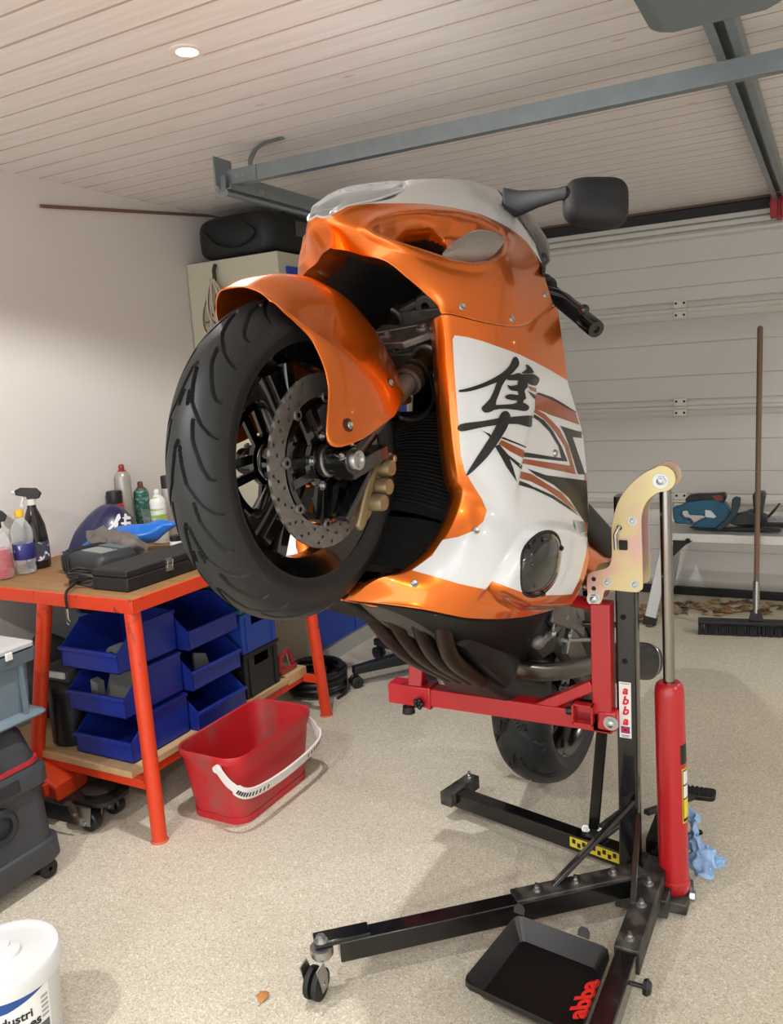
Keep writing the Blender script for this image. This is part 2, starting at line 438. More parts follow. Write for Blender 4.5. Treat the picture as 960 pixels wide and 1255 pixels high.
# door hardware: horizontal tracks, the cross bar and its hangers
def track(x, label):
    t = thing('door_track', label, 'door track', (x, 2.45, 2.1))
    sgn = 1 if x < 0 else -1
    mb = MB(); pf = [(0, 0), (0.0, .072), (.004, .072), (.004, .004), (.05, .004), (.05, .02), (.054, .02), (.054, 0)]
    pts = [(sgn * a, b) for a, b in pf]
    mb.prism(pts, (x, 2.44, 2.085), (1, 0, 0), (0, 0, 1), -2.5 if True else 0)
    # lower roller lip
    mb.tube([(x + sgn * .03, 2.44, 2.075), (x + sgn * .03, 4.9, 2.075)], .012, n=8)
    mb.build('track_profile', galv, t, smooth=30)
    mb = MB(); mb.box((x + sgn * .002, 2.47, 2.15), (.006, .10, .10)); mb.box((x - sgn * .0, 2.45, 2.10), (.05, .006, .075))
    b = mb.build('end_plate', galv, t, bevel=.002)
    mb = MB()
    for dz in (-.01, .015): hexbolt(mb, (x - .012, 2.447, 2.09 + dz), (0, -1, 0), .005, .004)
    hexbolt(mb, (x + sgn * .055, 2.62, 2.10), (sgn, 0, 0), .008, .006); hexbolt(mb, (x + sgn * .08, 2.447, 2.125), (0, -1, 0), .005, .004); hexbolt(mb, (x + sgn * .11, 2.447, 2.127), (0, -1, 0), .005, .004)
    mb.build('bolt', zinc, t)
    mb = MB(); mb.tube([(x + sgn * .10, 2.50, 2.13), (x + sgn * .105, 2.5, 2.185), (x + sgn * .13, 2.5, 2.215), (x + sgn * .17, 2.5, 2.228), (x + sgn * .25, 2.5, 2.231)], .014, n=4, flat=.45)
    mb.build('ceiling_hanger', galv, t, smooth=30)
    return t
track(-1.95, 'galvanised garage door track under the ceiling, end plate left of the motorcycle nose')
mb = MB(); pf = [(0, 0), (0, .052), (.003, .052), (.003, .003), (.03, .003), (.03, .008), (.033, .008), (.033, 0)]
yb = 2.475
P = [(a, b) for a, b in pf]
mb.prism(P, (-1.93, yb, 2.107), (0, 1, 0), (0, 0, 1), 3.3)
mb.box((-1.87, yb - .002, 2.133), (.13, .004, .048))
tag(mb.build('cross_bar', galv, smooth=30), 'galvanised steel bar running across the whole ceiling in front of the door', 'bar')
# opener rail, head and bracket
t = thing('garage_door_opener', 'grey garage door opener housing with its long steel rail and red end bracket', 'door opener', (-.30, 2.0, 2.14))
gray = mat('opener_grey', (112, 124, 130), 0.45, noise=.05)
mb = MB(); secs = []
for (x0, x1, z) in ((-.385, -.10, CEIL - .002), (-.392, -.09, 2.15), (-.375, -.10, 2.115), (-.355, -.12, 2.105)):
    secs.append([(x0, 2.02, z), (x0 + .03, 2.045, z), (x1 - .03, 2.045, z), (x1, 2.02, z), (x1, 1.4, z), (x0, 1.4, z)])
loft(mb, secs); mb.build('housing', gray, t, bevel=.006)
mb = MB(); mb.box((-.245, 2.05, 2.155), (.10, .03, .05)); mb.cyl((-.25, 2.04, 2.13), (-.25, 2.075, 2.13), .01); mb.build('rail_clamp', zinc, t, bevel=.002)
mb = MB()
pf = [(-.035, .05), (-.035, .0), (-.012, .0), (-.012, .006), (-.029, .006), (-.029, .044), (.029, .044), (.029, .006), (.012, .006), (.012, .0), (.035, .0), (.035, .05)]
mb.prism(pf, (-.262, YD - .13, 2.18), (1, 0, 0), (0, 0, 1), 2.86)
mb.build('rail', galv, t, smooth=30)
red = mat('bracket_red', (168, 38, 46), 0.45, noise=.06)
mb = MB(); mb.box((-.295, YD - .10, 2.155), (.034, .07, .11)); mb.box((-.245, YD - .10, 2.155), (.034, .07, .11)); mb.box((-.27, YD - .09, 2.145), (.026, .05, .115)); mb.cyl((-.32, YD - .1, 2.175), (-.22, YD - .1, 2.175), .008)
mb.build('end_bracket', red, t, bevel=.003)
# recessed lamps
lampw = mat('lamp_ring', (235, 230, 222), 0.4)
bulb = mat('lamp_glow', (255, 236, 205), 0.5, emit=26.0, noise=0)
for i, (x, y) in enumerate(SPOTS):
    lab = 'round recessed ceiling spotlight shining in the white boarded ceiling at upper left' if i == 0 else 'recessed ceiling spotlight out of view of the photo'
    t = thing('ceiling_spotlight', lab, 'ceiling light', (x, y, CEIL), group=None if i == 0 else 'spotlights outside the picture')
    MB().lathe([(.026, .004), (.028, -.004), (.034, -.005), (.044, -.003), (.045, .002)], (x, y, CEIL), n=28).build('trim_ring', lampw, t)
    MB().lathe([(0.0001, -.001), (.026, -.001), (.026, .004)], (x, y, CEIL), n=24).build('lamp', bulb, t)
    ld = bpy.data.lights.new('spot_bulb', 'SPOT'); ld.energy = SPOT_POWER; ld.color = SPOT_COL; ld.spot_size = math.radians(142); ld.spot_blend = 0.25; ld.shadow_soft_size = 0.022
    lo = bpy.data.objects.new('spot_bulb', ld); COL.objects.link(lo); lo.parent = t; lo.location = (0, 0, -.012)
# conduit on the left wall
mb = MB(); a = atX(50, 252, XW + .008); b = atX(276, 265, XW + .008); mb.tube([a, b], .007, n=8)
tag(mb.build('conduit', mat('conduit_brown', (120, 88, 72), .6)), 'thin brown rod lying flat against the left wall just under the ceiling', 'rod')

# ================================================================== MOTORCYCLE (x forward, y to its left, z up; origin at the rear axle)
BB = np.array([[-0.0569556, 0.9976543, 0.0379718], [-0.7835948, -0.0682383, 0.6175133], [0.618656, 0.0054164, 0.7856433]])
BT = np.array([-0.7977357, 2.4859874, 0.3642317])
MBK = Matrix([[*BB[i], BT[i]] for i in range(3)] + [[0, 0, 0, 1]])
bike = thing('motorcycle', 'orange and white faired sports motorcycle with black kanji, hoisted nose-up on the lift', 'motorcycle', M=MBK)
CB = BB.T @ (np.array(CAMPOS) - BT)
def Q(u, v, y):
    """where the sight line through a photo pixel meets the plane 'y to the left of the motorcycle's middle'"""
    d = BB.T @ (RC.T @ np.array([u - 480.0, v - 627.0, FPX])); return Vector(CB + d * ((y - CB[1]) / d[1]))
def bpx(p): return project(BB @ np.array(p) + BT)
def part(mb, name, mats, parent=None, **k): return mb.build(name, mats, parent or bike, world=False, **k)

orange = mat('candy_orange', (240, 118, 14), 0.30, metal=0.82, coat=1.0, noise=0.03, nscale=900)
white = mat('gloss_white', (214, 216, 219), 0.28, coat=0.8, noise=0.02, nscale=4)
gblack = mat('gloss_black', (9, 9, 10), 0.16, coat=0.9, noise=0.1)
brown = mat('decal_copper', (158, 72, 20), 0.35, metal=0.3, coat=0.6, noise=0.05, nscale=300)
dblack = mat('decal_black', (11, 11, 12), 0.38, coat=.15, noise=.05)
innerblack = mat('inner_black', (19, 19, 20), 0.6, noise=0.3, bump=0.1, bscale=80)
castal = mat('cast_aluminium', (146, 141, 135), 0.5, 0.8, noise=0.3, nscale=40, bump=0.15, bscale=300)
gold = mat('caliper_gold', (160, 143, 108), 0.42, 0.65, noise=0.15, nscale=60)
bronze = mat('fork_bronze', (92, 66, 44), 0.3, 0.8, noise=0.15)
rimblack = mat('rim_black', (10, 10, 11), 0.2, coat=0.8, noise=0.15)
clearlens = glass('clear_lens', (225, 228, 230), 0.04, alpha=0.16, coat=1.0)
discsteel = mat('disc_steel', (136, 134, 130), 0.42, 0.7, noise=0.2, nscale=50)
tyrerub = mat('tyre_rubber', (27, 29, 31), 0.5, noise=0.08, nscale=10, bump=0.03, bscale=400)
greypl = mat('grey_undertray', (86, 80, 73), 0.5, noise=0.35, nscale=10)
exh = mat('exhaust_metal', (136, 130, 124), 0.3, 0.95, noise=0.35, nscale=14)
exhb = mat('burnt_exhaust', (78, 62, 54), 0.45, 0.8, noise=0.4, nscale=9)

# ---- wheels ----
def tyre(name, R, Wd, groove, parent, nth, ns, hsec, xf=None):
    th = np.linspace(0, 2 * PI, nth, endpoint=False); s = np.linspace(-1, 1, ns)
    A = s * 1.48                                   # profile angle across the tyre
    y = Wd / 2 * np.sin(A) / np.sin(1.48); rr = R - hsec * (1 - np.cos(A)) / (1 - math.cos(1.48)) * 0.62
    TH, S = np.meshgrid(th, s, indexing='ij'); Rr = np.tile(rr, (nth, 1)); Y = np.tile(y, (nth, 1))
    if groove:
        dep = np.zeros_like(TH)
        arc = S * Wd * 0.62
        for poly, w, pitch, ph, sg in groove:
            n = int(round(2 * PI / pitch))
            c = ((TH - ph + PI) % pitch)
            for sh in (0, -pitch, pitch):
                x = (c + sh - 0) * R; yy = arc * sg
                for (a, b) in zip(poly[:-1], poly[1:]):
                    ax_, ay_ = a[0] * R, a[1] * Wd * 0.62; bx_, by_ = b[0] * R, b[1] * Wd * 0.62
                    dx, dy = bx_ - ax_, by_ - ay_; L2 = dx * dx + dy * dy
                    t = np.clip(((x - ax_) * dx + (yy - ay_) * dy) / L2, 0, 1)
                    d = np.hypot(x - ax_ - t * dx, yy - ay_ - t * dy)
                    dep = np.maximum(dep, np.clip((w - d) / (0.0010) + 0.5, 0, 1))
        Rr = Rr - dep * 0.0065
    P = np.stack([Rr * np.cos(TH), Y, Rr * np.sin(TH)], -1)
    rows = [[Vector(p) for p in r] for r in P]
    # sidewalls down to the bead
    bead = R - hsec; yb = Wd * 0.40
    mb = MB(); mb.grid(rows, cu=True)
    for sg in (-1, 1):
        e = rows; k = 0 if sg < 0 else ns - 1
        prof = [(float(rr[k]), float(y[k])), (R - hsec * 0.80, sg * Wd * 0.472), (bead + .004, sg * yb), (bead - .004, sg * yb * .96)]
        n = nth // 4
        ring = []
        for j in range(n):
            a = 2 * PI * j / n; ring.append([Vector((r_ * math.cos(a), yy_, r_ * math.sin(a))) for r_, yy_ in prof])
        mb.grid(ring, cu=True)
    if xf: mb.xform(xf)
    return part(mb, name, tyrerub, parent, smooth=50)
D2 = math.radians
pit = 2 * PI / 18
grv = []
gA = [(D2(0), 0), (D2(-1.5), .05), (D2(-7), .10), (D2(-13), .18), (D2(-20), .42), (D2(-23), .60), (D2(-24), .74)]
gB = [(D2(0), .27), (D2(-6), .31), (D2(-15), .50), (D2(-18), .60), (D2(-18.5), .70)]
gC = [(D2(0), .06), (D2(-4.5), .10)]
pit = 2 * PI / 14
grv = []
for sg in (1, -1):
    grv += [(gA, .0028, pit, 0, sg), (gB, .0026, pit, pit * .25, sg), (gC, .0022, pit * 2, pit * .62, sg)]
grv2 = [(gA, .0036, 2 * PI / 12, 0, 1), (gA, .0036, 2 * PI / 12, 0, -1), (gB, .003, 2 * PI / 12, PI / 9, 1), (gB, .003, 2 * PI / 12, PI / 9, -1)]
RAKE = math.radians(24)
FA = Vector((1.508, 0, -0.062)); FAX = Vector((-math.sin(RAKE), 0, math.cos(RAKE)))
XF = Matrix.Translation(FA) @ Matrix.Rotation(0.0176, 4, FAX)
def wheel(name, R_, rimw, nsp, xf, lab=None):
    """cast three-spoke rim with split spokes"""
    mb = MB(); h = rimw / 2
    prof = [(R_ + .010, -h), (R_ + .012, -h + .004), (R_ + .002, -h + .012), (R_ - .012, -h + .02), (R_ - .03, -h * .35), (R_ - .03, h * .35), (R_ - .012, h - .02), (R_ + .002, h - .012), (R_ + .012, h - .004), (R_ + .010, h)]
    outer = [(R_ + .004, h), (R_ - .003, h - .004), (R_ - .018, h - .022), (R_ - .038, h * .3), (R_ - .040, -h * .3), (R_ - .018, -h + .022), (R_ - .003, -h + .004), (R_ + .004, -h)]
    mb.lathe([(r, z) for r, z in prof] , ax=(0, 1, 0), n=72); mb.lathe(outer, ax=(0, 1, 0), n=72)
    mb.lathe([(.018, -.05), (.045, -.05), (.05, -.035), (.05, .035), (.045, .05), (.018, .05)], ax=(0, 1, 0), n=32)
    for k in range(3):
        a = 2 * PI * k / 3 + .55
        for da, s in ((-.105, -1), (.105, 1)):
            r0, r1 = .042, R_ - .034
            p = []
            for t in (0, .25, .5, .75, 1.0):
                r = r0 + (r1 - r0) * t; ang = a + da * (0.35 + 0.95 * t)
                p.append((r, ang, .034 - .012 * t + .010 * t * t, .021 - .004 * t))
            secs = []
            for r, ang, hw, tw in p:
                c = Vector((r * math.cos(ang), 0, r * math.sin(ang))); tx = Vector((-math.sin(ang), 0, math.cos(ang)))
                secs.append([c + tx * (tw * q[0]) + Vector((0, hw * q[1], 0)) for q in ((-1, -.6), (-.6, -1), (.6, -1), (1, -.6), (1, .6), (.6, 1), (-.6, 1), (-1, .6))])
            loft(mb, secs)
    mb.xform(xf)
    return part(mb, name, rimblack, smooth=40)
fw = wheel('front_wheel', .220, .092, 3, XF)
tyre('front_tyre', .30, .122, grv, fw, 2000, 141, .079, XF)
mb = MB(); n = 60
mb.tube([(.2300 * math.cos(2 * PI * i / n), .0475, .2300 * math.sin(2 * PI * i / n)) for i in range(n)], .0016, n=6, closed=True); mb.xform(XF)
part(mb, 'rim_edge_line', mat('rim_line', (70, 70, 72), .3, .5), fw)
def disc(y, sg):
    mb = MB(); ro, ri = .160, .119; t = .0025; n = 120
    # drilled rotor: radial cells with holes left out of the ring by small squares
    K = 60
    prof_r = [ri, .1225, .1255, .1305, .1335, .1370, .1420, .1450, .1480, .1530, ro]
    for side in (-1, 1):
        V = []; F = []
        N_ = 160
        for j in range(N_):
            a = 2 * PI * j / N_
            for r in prof_r: V.append(Vector((r * math.cos(a), y + side * t, r * math.sin(a))))
        m = len(prof_r)
        for j in range(N_):
            for i in range(m - 1):
                hole = (j % 16 in (0, 8) and i == 2) or (j % 16 in (3, 11) and i == 5) or (j % 16 in (6, 13) and i == 8)
                if hole: continue
                q = (j * m + i, ((j + 1) % N_) * m + i, ((j + 1) % N_) * m + i + 1, j * m + i + 1); F.append(q)
        mb.add(V, F)
    for r in (ri, ro):
        mb.lathe([(r, y - t), (r, y + t)], ax=(0, 1, 0), n=120)
    mb.xform(XF); d = part(mb, 'brake_disc', discsteel, fw, smooth=30)
    mb = MB()
    ring = [(.112, y - .004), (.116, y - .004), (.116, y + .004), (.104, y + .004), (.104, y - .004), (.112, y - .004)]
    mb.lathe(ring, ax=(0, 1, 0), n=64)
    mb.lathe([(.040, y - .006), (.052, y - .006), (.052, y + .005), (.040, y + .005), (.04, y - .006)], ax=(0, 1, 0), n=40)
    for k in range(5):
        a = 2 * PI * k / 5 + .45
        for da in (-.16, .16):
            p0 = Vector((.046 * math.cos(a + da * 2.0), y, .046 * math.sin(a + da * 2.0))); p1 = Vector((.110 * math.cos(a + da), y, .110 * math.sin(a + da)))
            mb.bar(p0, p1, .016, .008, up=(0, 1, 0))
    mb.xform(XF); part(mb, 'disc_carrier', rimblack, fw, smooth=30)
    for k in range(8):
        a = 2 * PI * k / 8 + .2
        mb = MB(); c = Vector((.116 * math.cos(a), y - .005, .116 * math.sin(a)))
        mb.lathe([(.0045, .011 if sg > 0 else -.001), (.0095, .011 if sg > 0 else -.001), (.0105, .009), (.0105, .0), (.0045, 0)], c, (0, 1, 0), n=18)
        mb.xform(XF); part(mb, 'disc_bobbin', discsteel, fw, smooth=40)
disc(.066, 1); disc(-.066, -1)
mb = MB()
for k in range(5):
    a = 2 * PI * k / 5 + .7; c = Vector((.047 * math.cos(a), .071, .047 * math.sin(a))); mb = MB(); hexbolt(mb, c, (0, 1, 0), .006, .005); mb.xform(XF); part(mb, 'hub_bolt', zinc, fw)
rw = wheel('rear_wheel', .2135, .155, 3, Matrix.Translation((0, 0, 0)))
tyre('rear_tyre', .312, .190, grv2, rw, 900, 71, .098)

# ---- front fork, axle, brake ----
def P_(s, y, fwd=0.0): return FA + FAX * s + Vector((0, y, 0)) + Vector((math.cos(RAKE), 0, math.sin(RAKE))) * fwd
for sg in (1, -1):
    y = .104 * sg
    mb = MB(); mb.cyl(P_(.295, y, -.0), P_(.72, y), .0265, n=28); mb.lathe([(.0285, -.012), (.0285, .012)], P_(.30, y), FAX, n=28)
    f = part(mb, 'fork_leg', bronze, smooth=40)
    mb = MB(); mb.cyl(P_(.02, y), P_(.30, y), .0215, n=24); part(mb, 'fork_tube', discsteel, f)
    mb = MB(); mb.lathe([(.0235, -.02), (.0305, -.018), (.0305, .0), (.0275, .008), (.0235, .008)], P_(.30, y), FAX, n=28); mb.lathe([(.0315, -.005), (.0315, .004)], P_(.318, y), FAX, n=28)
    part(mb, 'dust_seal', mat('seal_ring', (88, 80, 72), .35, .7), f)
    # foot casting holding the axle
    mb = MB(); mb.cyl(P_(-.02, y), P_(.10, y), .027, .024, n=24)
    mb.cyl(FA + Vector((0, y - .030 * 1, 0)), FA + Vector((0, y + .030, 0)), .026, n=28)
    mb.bar(P_(-.01, y, -.02), P_(.11, y, -.055), .03, .05, up=(0, 1, 0)); mb.bar(P_(.09, y, -.05), P_(-.06, y, -.09), .014, .03, up=(0, 1, 0))
    part(mb, 'fork_foot', blackpaint, f, bevel=.003)
    mb = MB(); mb.cyl(FA + Vector((0, y + sg * .030, 0)), FA + Vector((0, y + sg * .034, 0)), .012); mb.lathe([(.010, .002), (.0125, .008), (.0175, .008), (.019, .004), (.019, -.004)], FA + Vector((0, y + sg * .032, 0)), (0, sg, 0), n=28)
    part(mb, 'axle_end', zinc, f, smooth=40)
    mb = MB(); mb.lathe([(.020, .0), (.028, .0), (.031, .004), (.031, .016), (.028, .018), (.02, .018)], FA + Vector((0, sg * .064, 0)), (0, sg, 0), n=32); part(mb, 'wheel_spacer', zinc, f, smooth=40)
    mb = MB()
    for a, b in ((.018, -.005), (-.018, -.005)): hexbolt(mb, P_(a, y + sg * .02, .018), (math.cos(RAKE), 0, math.sin(RAKE)), .006, .008)
    part(mb, 'pinch_bolt', zinc, f)
    # brake caliper
    if sg > 0: cen = [Q(480.2, 573, .137), Q(477.3, 596, .137), Q(471, 615.5, .137)]
    cc = [Vector((c.x, sg * c.y, c.z)) for c in cen]
    mb = MB(); dirv = (cc[2] - cc[0]).normalized(); out = Vector((0, sg, 0))
    back = Vector((1, 0, 0)) - dirv * dirv.x; back.normalize()
    inn = -out * .052
    a0 = cc[0] - dirv * .030; a1 = cc[2] + dirv * .030
    poly = [(-.036, -.012), (-.030, -.018), (.0, -.02), (.09, -.018), (.108, -.004), (.112, .03), (.085, .046), (.02, .05), (-.03, .034)]
    mb.prism([(p, q * .6) for p, q in poly], cc[0] - out * .028, dirv, back, -.034 if (dirv.cross(back)).dot(out) > 0 else .034)
    mb.prism([(-.03, .010), (.10, .012), (.118, .008), (.135, .018), (.13, .034), (.0, .034), (-.03, .024)], cc[0] - out * .022, dirv, back, -.012 if (dirv.cross(back)).dot(out) > 0 else .012)
    c_ = part(mb, 'brake_caliper', gold, bevel=.004)
    for c in cc:
        mb = MB(); mb.lathe([(.0165, -.034), (.0165, -.004), (.0148, .001), (.0001, .001)], c, out, n=28)
        part(mb, 'piston_housing', gold, c_, smooth=40)
    mb = MB(); hexbolt(mb, cc[0] - dirv * .026 - back * .016 - out * .02, out, .008, .012); part(mb, 'banjo_bolt', zinc, c_)
# triple clamp and headstock
for s in (.405, .63):
    h = .03; mb = MB()
    for k, (yy) in enumerate((-.104, .104)): mb.lathe([(.027, -h), (.036, -h), (.036, h), (.027, h)], P_(s, yy), FAX, n=24)
    mb.bar(P_(s, -.08, -.005), P_(s, .08, -.005), .045, .055, up=FAX); mb.lathe([(.012, -.022), (.03, -.022), (.03, .022)], P_(s, 0, .02), FAX, n=24)
    for yy in (-.055, .055): mb.bar(P_(s, yy - .03, .01), P_(s, yy + .03, .03), .016, .04, up=FAX)
    part(mb, 'triple_clamp', castal, bevel=.004)
mb = MB()
fr = Vector((math.cos(RAKE), 0, math.sin(RAKE)))
pw = [(-.085, -.052), (.03, -.06), (.085, -.02), (.10, .03), (.05, .05), (-.02, .03), (-.075, .045)]
c0 = P_(.40, .055, .045)
mb.prism(pw, c0, (0, 1, 0), FAX, .016)
for q in ((-.03, -.02), (.05, .0)): mb.lathe([(.006, .016), (.009, .022), (.015, .022), (.017, .0)], c0 + Vector((0, q[0], 0)) + FAX * q[1], Vector((0, 1, 0)).cross(FAX), n=20)
mb.bar(c0 + Vector((0, -.08, 0)) + fr * .014, c0 + Vector((0, .09, 0)) + FAX * .03 + fr * .014, .008, .010, up=FAX)
part(mb, 'clamp_bracket', castal, bevel=.004)
mb = MB(); pts = smooth_curve([Q(488, 505, .10), Q(493, 512, .12), Q(515, 512, .12), Q(531, 492, .12), Q(529, 462, .10), Q(520, 420, .06)], 26); mb.tube(pts, .0042, n=8)
part(mb, 'brake_hose', rubber)

# ---- fairing ----
def smooth01(x): x = max(0.0, min(1.0, x)); return x * x * (3 - 2 * x)
def sd_poly(px, py, poly):
    d = 1e9; ins = False; n = len(poly)
    for i in range(n):
        ax, ay = poly[i]; bx, by = poly[(i + 1) % n]
        ex, ey = bx - ax, by - ay; wx, wy = px - ax, py - ay
        t = max(0, min(1, (wx * ex + wy * ey) / (ex * ex + ey * ey + 1e-9))); d = min(d, math.hypot(wx - ex * t, wy - ey * t))
        if (ay > py) != (by > py) and px < ax + (py - ay) / (by - ay) * ex: ins = not ins
    return d if ins else -d
def patch(rows, nu, nv, disp=None, rel=0, sym=False):
    R = [[Q(*p) if not isinstance(p, Vector) else p for p in r] for r in rows]
    G = bicubic(R, nu, nv)
    if rel: G = relax(G, rel, sym)
    if disp:
        out = []
        for i in range(nu):
            row = []
            for j in range(nv):
                du = G[min(i + 1, nu - 1)][j] - G[max(i - 1, 0)][j]; dv = G[i][min(j + 1, nv - 1)] - G[i][max(j - 1, 0)]
                nrm = du.cross(dv)
                if nrm.length < 1e-9: row.append(G[i][j]); continue
                nrm.normalize()
                if nrm.dot(Vector(CB) - G[i][j]) < 0: nrm = -nrm
                u, v = bpx(G[i][j]); row.append(G[i][j] + disp(u, v, nrm, G[i][j]))
            out.append(row)
        G = out
    return G
RECESS = [(447, 279), (462, 268), (485, 262), (520, 259), (556, 261), (588, 268), (612, 281), (622, 296), (618, 312), (603, 322), (580, 325), (552, 320), (515, 307), (482, 297), (460, 288)]
HOLE = [(478, 284), (500, 272), (530, 270), (552, 280), (556, 296), (545, 309), (520, 305), (495, 296)]
def disp_upper(u, v, n, p):
    d = sd_poly(u, v, RECESS)
    r = Vector((0, 0, 0))
    if d > 0:
        k = smooth01(d / 20.0)
        r += Vector((-.75, -.62, .10)) * (.040 * k)
        h = sd_poly(u, v, HOLE)
        if h > 0: r += Vector((-.85, -.45, .2)) * (.075 * smooth01(h / 12))
    elif d > -10: r += n * (.0035 * smooth01(1 + d / 10))
    return r
def relax(G, it, sym=False):
    A = np.array([[tuple(p) for p in r] for r in G])
    for _ in range(it):
        B_ = A.copy()
        B_[1:-1, 1:-1] = .25 * (A[:-2, 1:-1] + A[2:, 1:-1] + A[1:-1, :-2] + A[1:-1, 2:])
        if sym:
            m = A[1:-1, 1] * np.array([1, 0, 1]); B_[1:-1, 0] = .25 * (A[:-2, 0] + A[2:, 0]) + .5 * m
        A = .5 * A + .5 * B_
    return [[Vector(p) for p in r] for r in A]
U_rows = [
 [(405, 303, 0), (425, 306, .03), (445, 312, .057), (473, 319, .10), (500, 340, .137), (520, 357, .158), (535, 372, .173), (542, 384, .185)],
 [(398, 286, 0), (420, 290, .036), (448, 290, .072), (485, 302, .117), (517, 325, .157), (537, 347, .18), (549, 366, .194), (556, 385, .205)],
 [(393, 275, 0), (415, 277, .039), (448, 275, .074), (495, 298, .127), (540, 318, .172), (570, 335, .207), (590, 360, .232), (602, 396, .252)],
 [(390, 268, 0.0), (412, 268, .036), (440, 260, .056), (505, 268, .092), (570, 290, .17), (615, 305, .222), (632, 345, .257), (642, 398, .277)],
 [(388, 264, .0), (408, 263, .031), (430, 252, .046), (480, 249, .066), (535, 252, .092), (600, 268, .147), (650, 302, .212), (679, 374, .285)]]
GU = patch(U_rows, 150, 220, disp_upper, rel=720, sym=True)
# turned-in lip along the wheel arch
lip = [[p + Vector((-.012, -.010 * min(1, p.y / .05 + .2), .014)) for p in GU[0]], GU[0]]
lip0 = [p + Vector((-.05, -.02 * min(1, p.y / .05 + .2), .03)) for p in GU[0]]
def fairing(name, G, m, mirror_too=True, lip=None, parent=None, hole=None):
    mb = MB(); mb.grid(G)
    if hole:
        for k, f in enumerate(mb.f):
            c = sum((mb.v[i] for i in f), Vector()) / len(f); u, v = bpx(c)
            if c.y > .03 and 470 < u < 575 and 262 < v < 318 and (c - hole[k]).length > .055: mb.m[k] = 1  # deep intake faces coloured black to stand in for the duct's darkness
    if lip: mb.grid(lip)
    if mirror_too: mb.mirror()
    return part(mb, name, m, parent, solid=.0026, soff=0.0, smooth=60)
GU0 = patch(U_rows, 150, 220, None, rel=720, sym=True)
h_ = MB(); h_.grid(GU0); HC = [sum((h_.v[i] for i in f), Vector()) / 4 for f in h_.f]
upper = fairing('upper_cowl', GU, [orange, innerblack], lip=[lip0] + lip, hole=HC)
W_rows = [
 [(430, 252, .046), (480, 249, .066), (535, 252, .092), (600, 268, .147), (650, 302, .212), (668, 330, .25)],
 [(470, 246, .047), (500, 238, .05), (545, 240, .072), (600, 251, .117), (640, 279, .175), (660, 308, .215)],
 [(490, 235, .036), (505, 228, .028), (550, 231, .045), (598, 238, .075), (630, 264, .13), (648, 287, .175)]]
top = [Vector((1.50, .0, .672)), Vector((1.473, 0, .708)), Vector((1.37, 0, .822)), Vector((1.27, 0, .925)), Vector((1.18, 0, 1.00)), Vector((1.14, 0, 1.03))]
R = [[Q(*p) for p in r] for r in W_rows] + [top]
GW = bicubic(R, 40, 70)
nose = fairing('nose_cowl', GW, white)
# headlight: clear cover over a dark housing with two lamps
L_rows = [[(388, 264, .0), (397, 266, .018), (410, 262, .031), (427, 252, .044), (457, 245, .051), (482, 237, .046), (500, 230, .027), (505, 225, .0)],
          [(388, 258, .0), (397, 250, .014), (413, 244, .023), (432, 237, .032), (460, 232, .036), (484, 228, .032), (499, 226, .018), (505, 225, .0)]]
cl = [Q(388, 262, 0), Q(390, 250, 0), Q(404, 237, 0), Q(428, 228, 0), Q(459, 223, 0), Q(486, 221, 0), Q(498, 222, 0), Q(505, 225, 0)]
GL = bicubic([[Q(*p) for p in r] for r in L_rows] + [cl], 24, 60)
mb = MB(); mb.grid(GL); mb.mirror(); hl = part(mb, 'headlight', clearlens, smooth=60)
mb = MB(); mb.grid([[p + Vector((-.045, -p.y * .12, .030)) * (1.0 if i > 2 else .25) for p in r] for i, r in enumerate(GL)]); mb.mirror()
part(mb, 'reflector_housing', mat('headlight_silver', (168, 172, 174), 0.32, 0.6, noise=.2, nscale=20, rgb2=(60, 62, 64)), hl, smooth=50)
for (u, v, r) in ((418, 250, .020), (470, 235, .026)):
    c = Q(u, v, 0) + Vector((-.045, 0, .03)); d = Vector((.80, .0, -.2)).normalized()
    mb = MB(); mb.lathe([(.0001, .022), (r * .5, .018), (r, .0), (r * 1.1, -.02)], c, d, n=24); part(mb, 'projector_lamp', mat('lamp_lens', (200, 205, 208), .08, .3, coat=1), hl)
mb = MB(); mb.tube([p for p in GL[0]] , .0022, n=6); mb.tube([Vector((p.x, -p.y, p.z)) for p in GL[0]], .0022, n=6); part(mb, 'lens_rim', mat('rim_white', (215, 215, 212), .35), hl)
# turn signals set in the air intakes
def sig(sg):
    mb = MB(); out = [(541, 313), (552, 300), (568, 288), (585, 281), (605, 283), (619, 291), (613, 305), (600, 318), (582, 322), (560, 320)]
    P = smooth_curve([np.array(p) for p in out], 40, closed=True); c = np.mean(np.array(out), 0)
    rings = []
    for k, t in enumerate((1.0, .97, .85, .6, .3, .02)):
        ring = []
        for p in P:
            q = c + (np.array(p) - c) * t
            yb = .192 + (q[0] - 582) * .00085 + .007 * (1 - t * t) - (0.02 if k == 0 else 0)
            v = Q(q[0], q[1], yb); ring.append(Vector((v.x, sg * v.y, v.z)))
        rings.append(ring)
    mb.grid(rings, cv=True)
    o = part(mb, 'turn_signal', mat('signal_lens', (158, 150, 142), .18, .25, coat=.8, noise=.2, nscale=300, bump=.3, bscale=700), smooth=60)
sig(1); sig(-1)
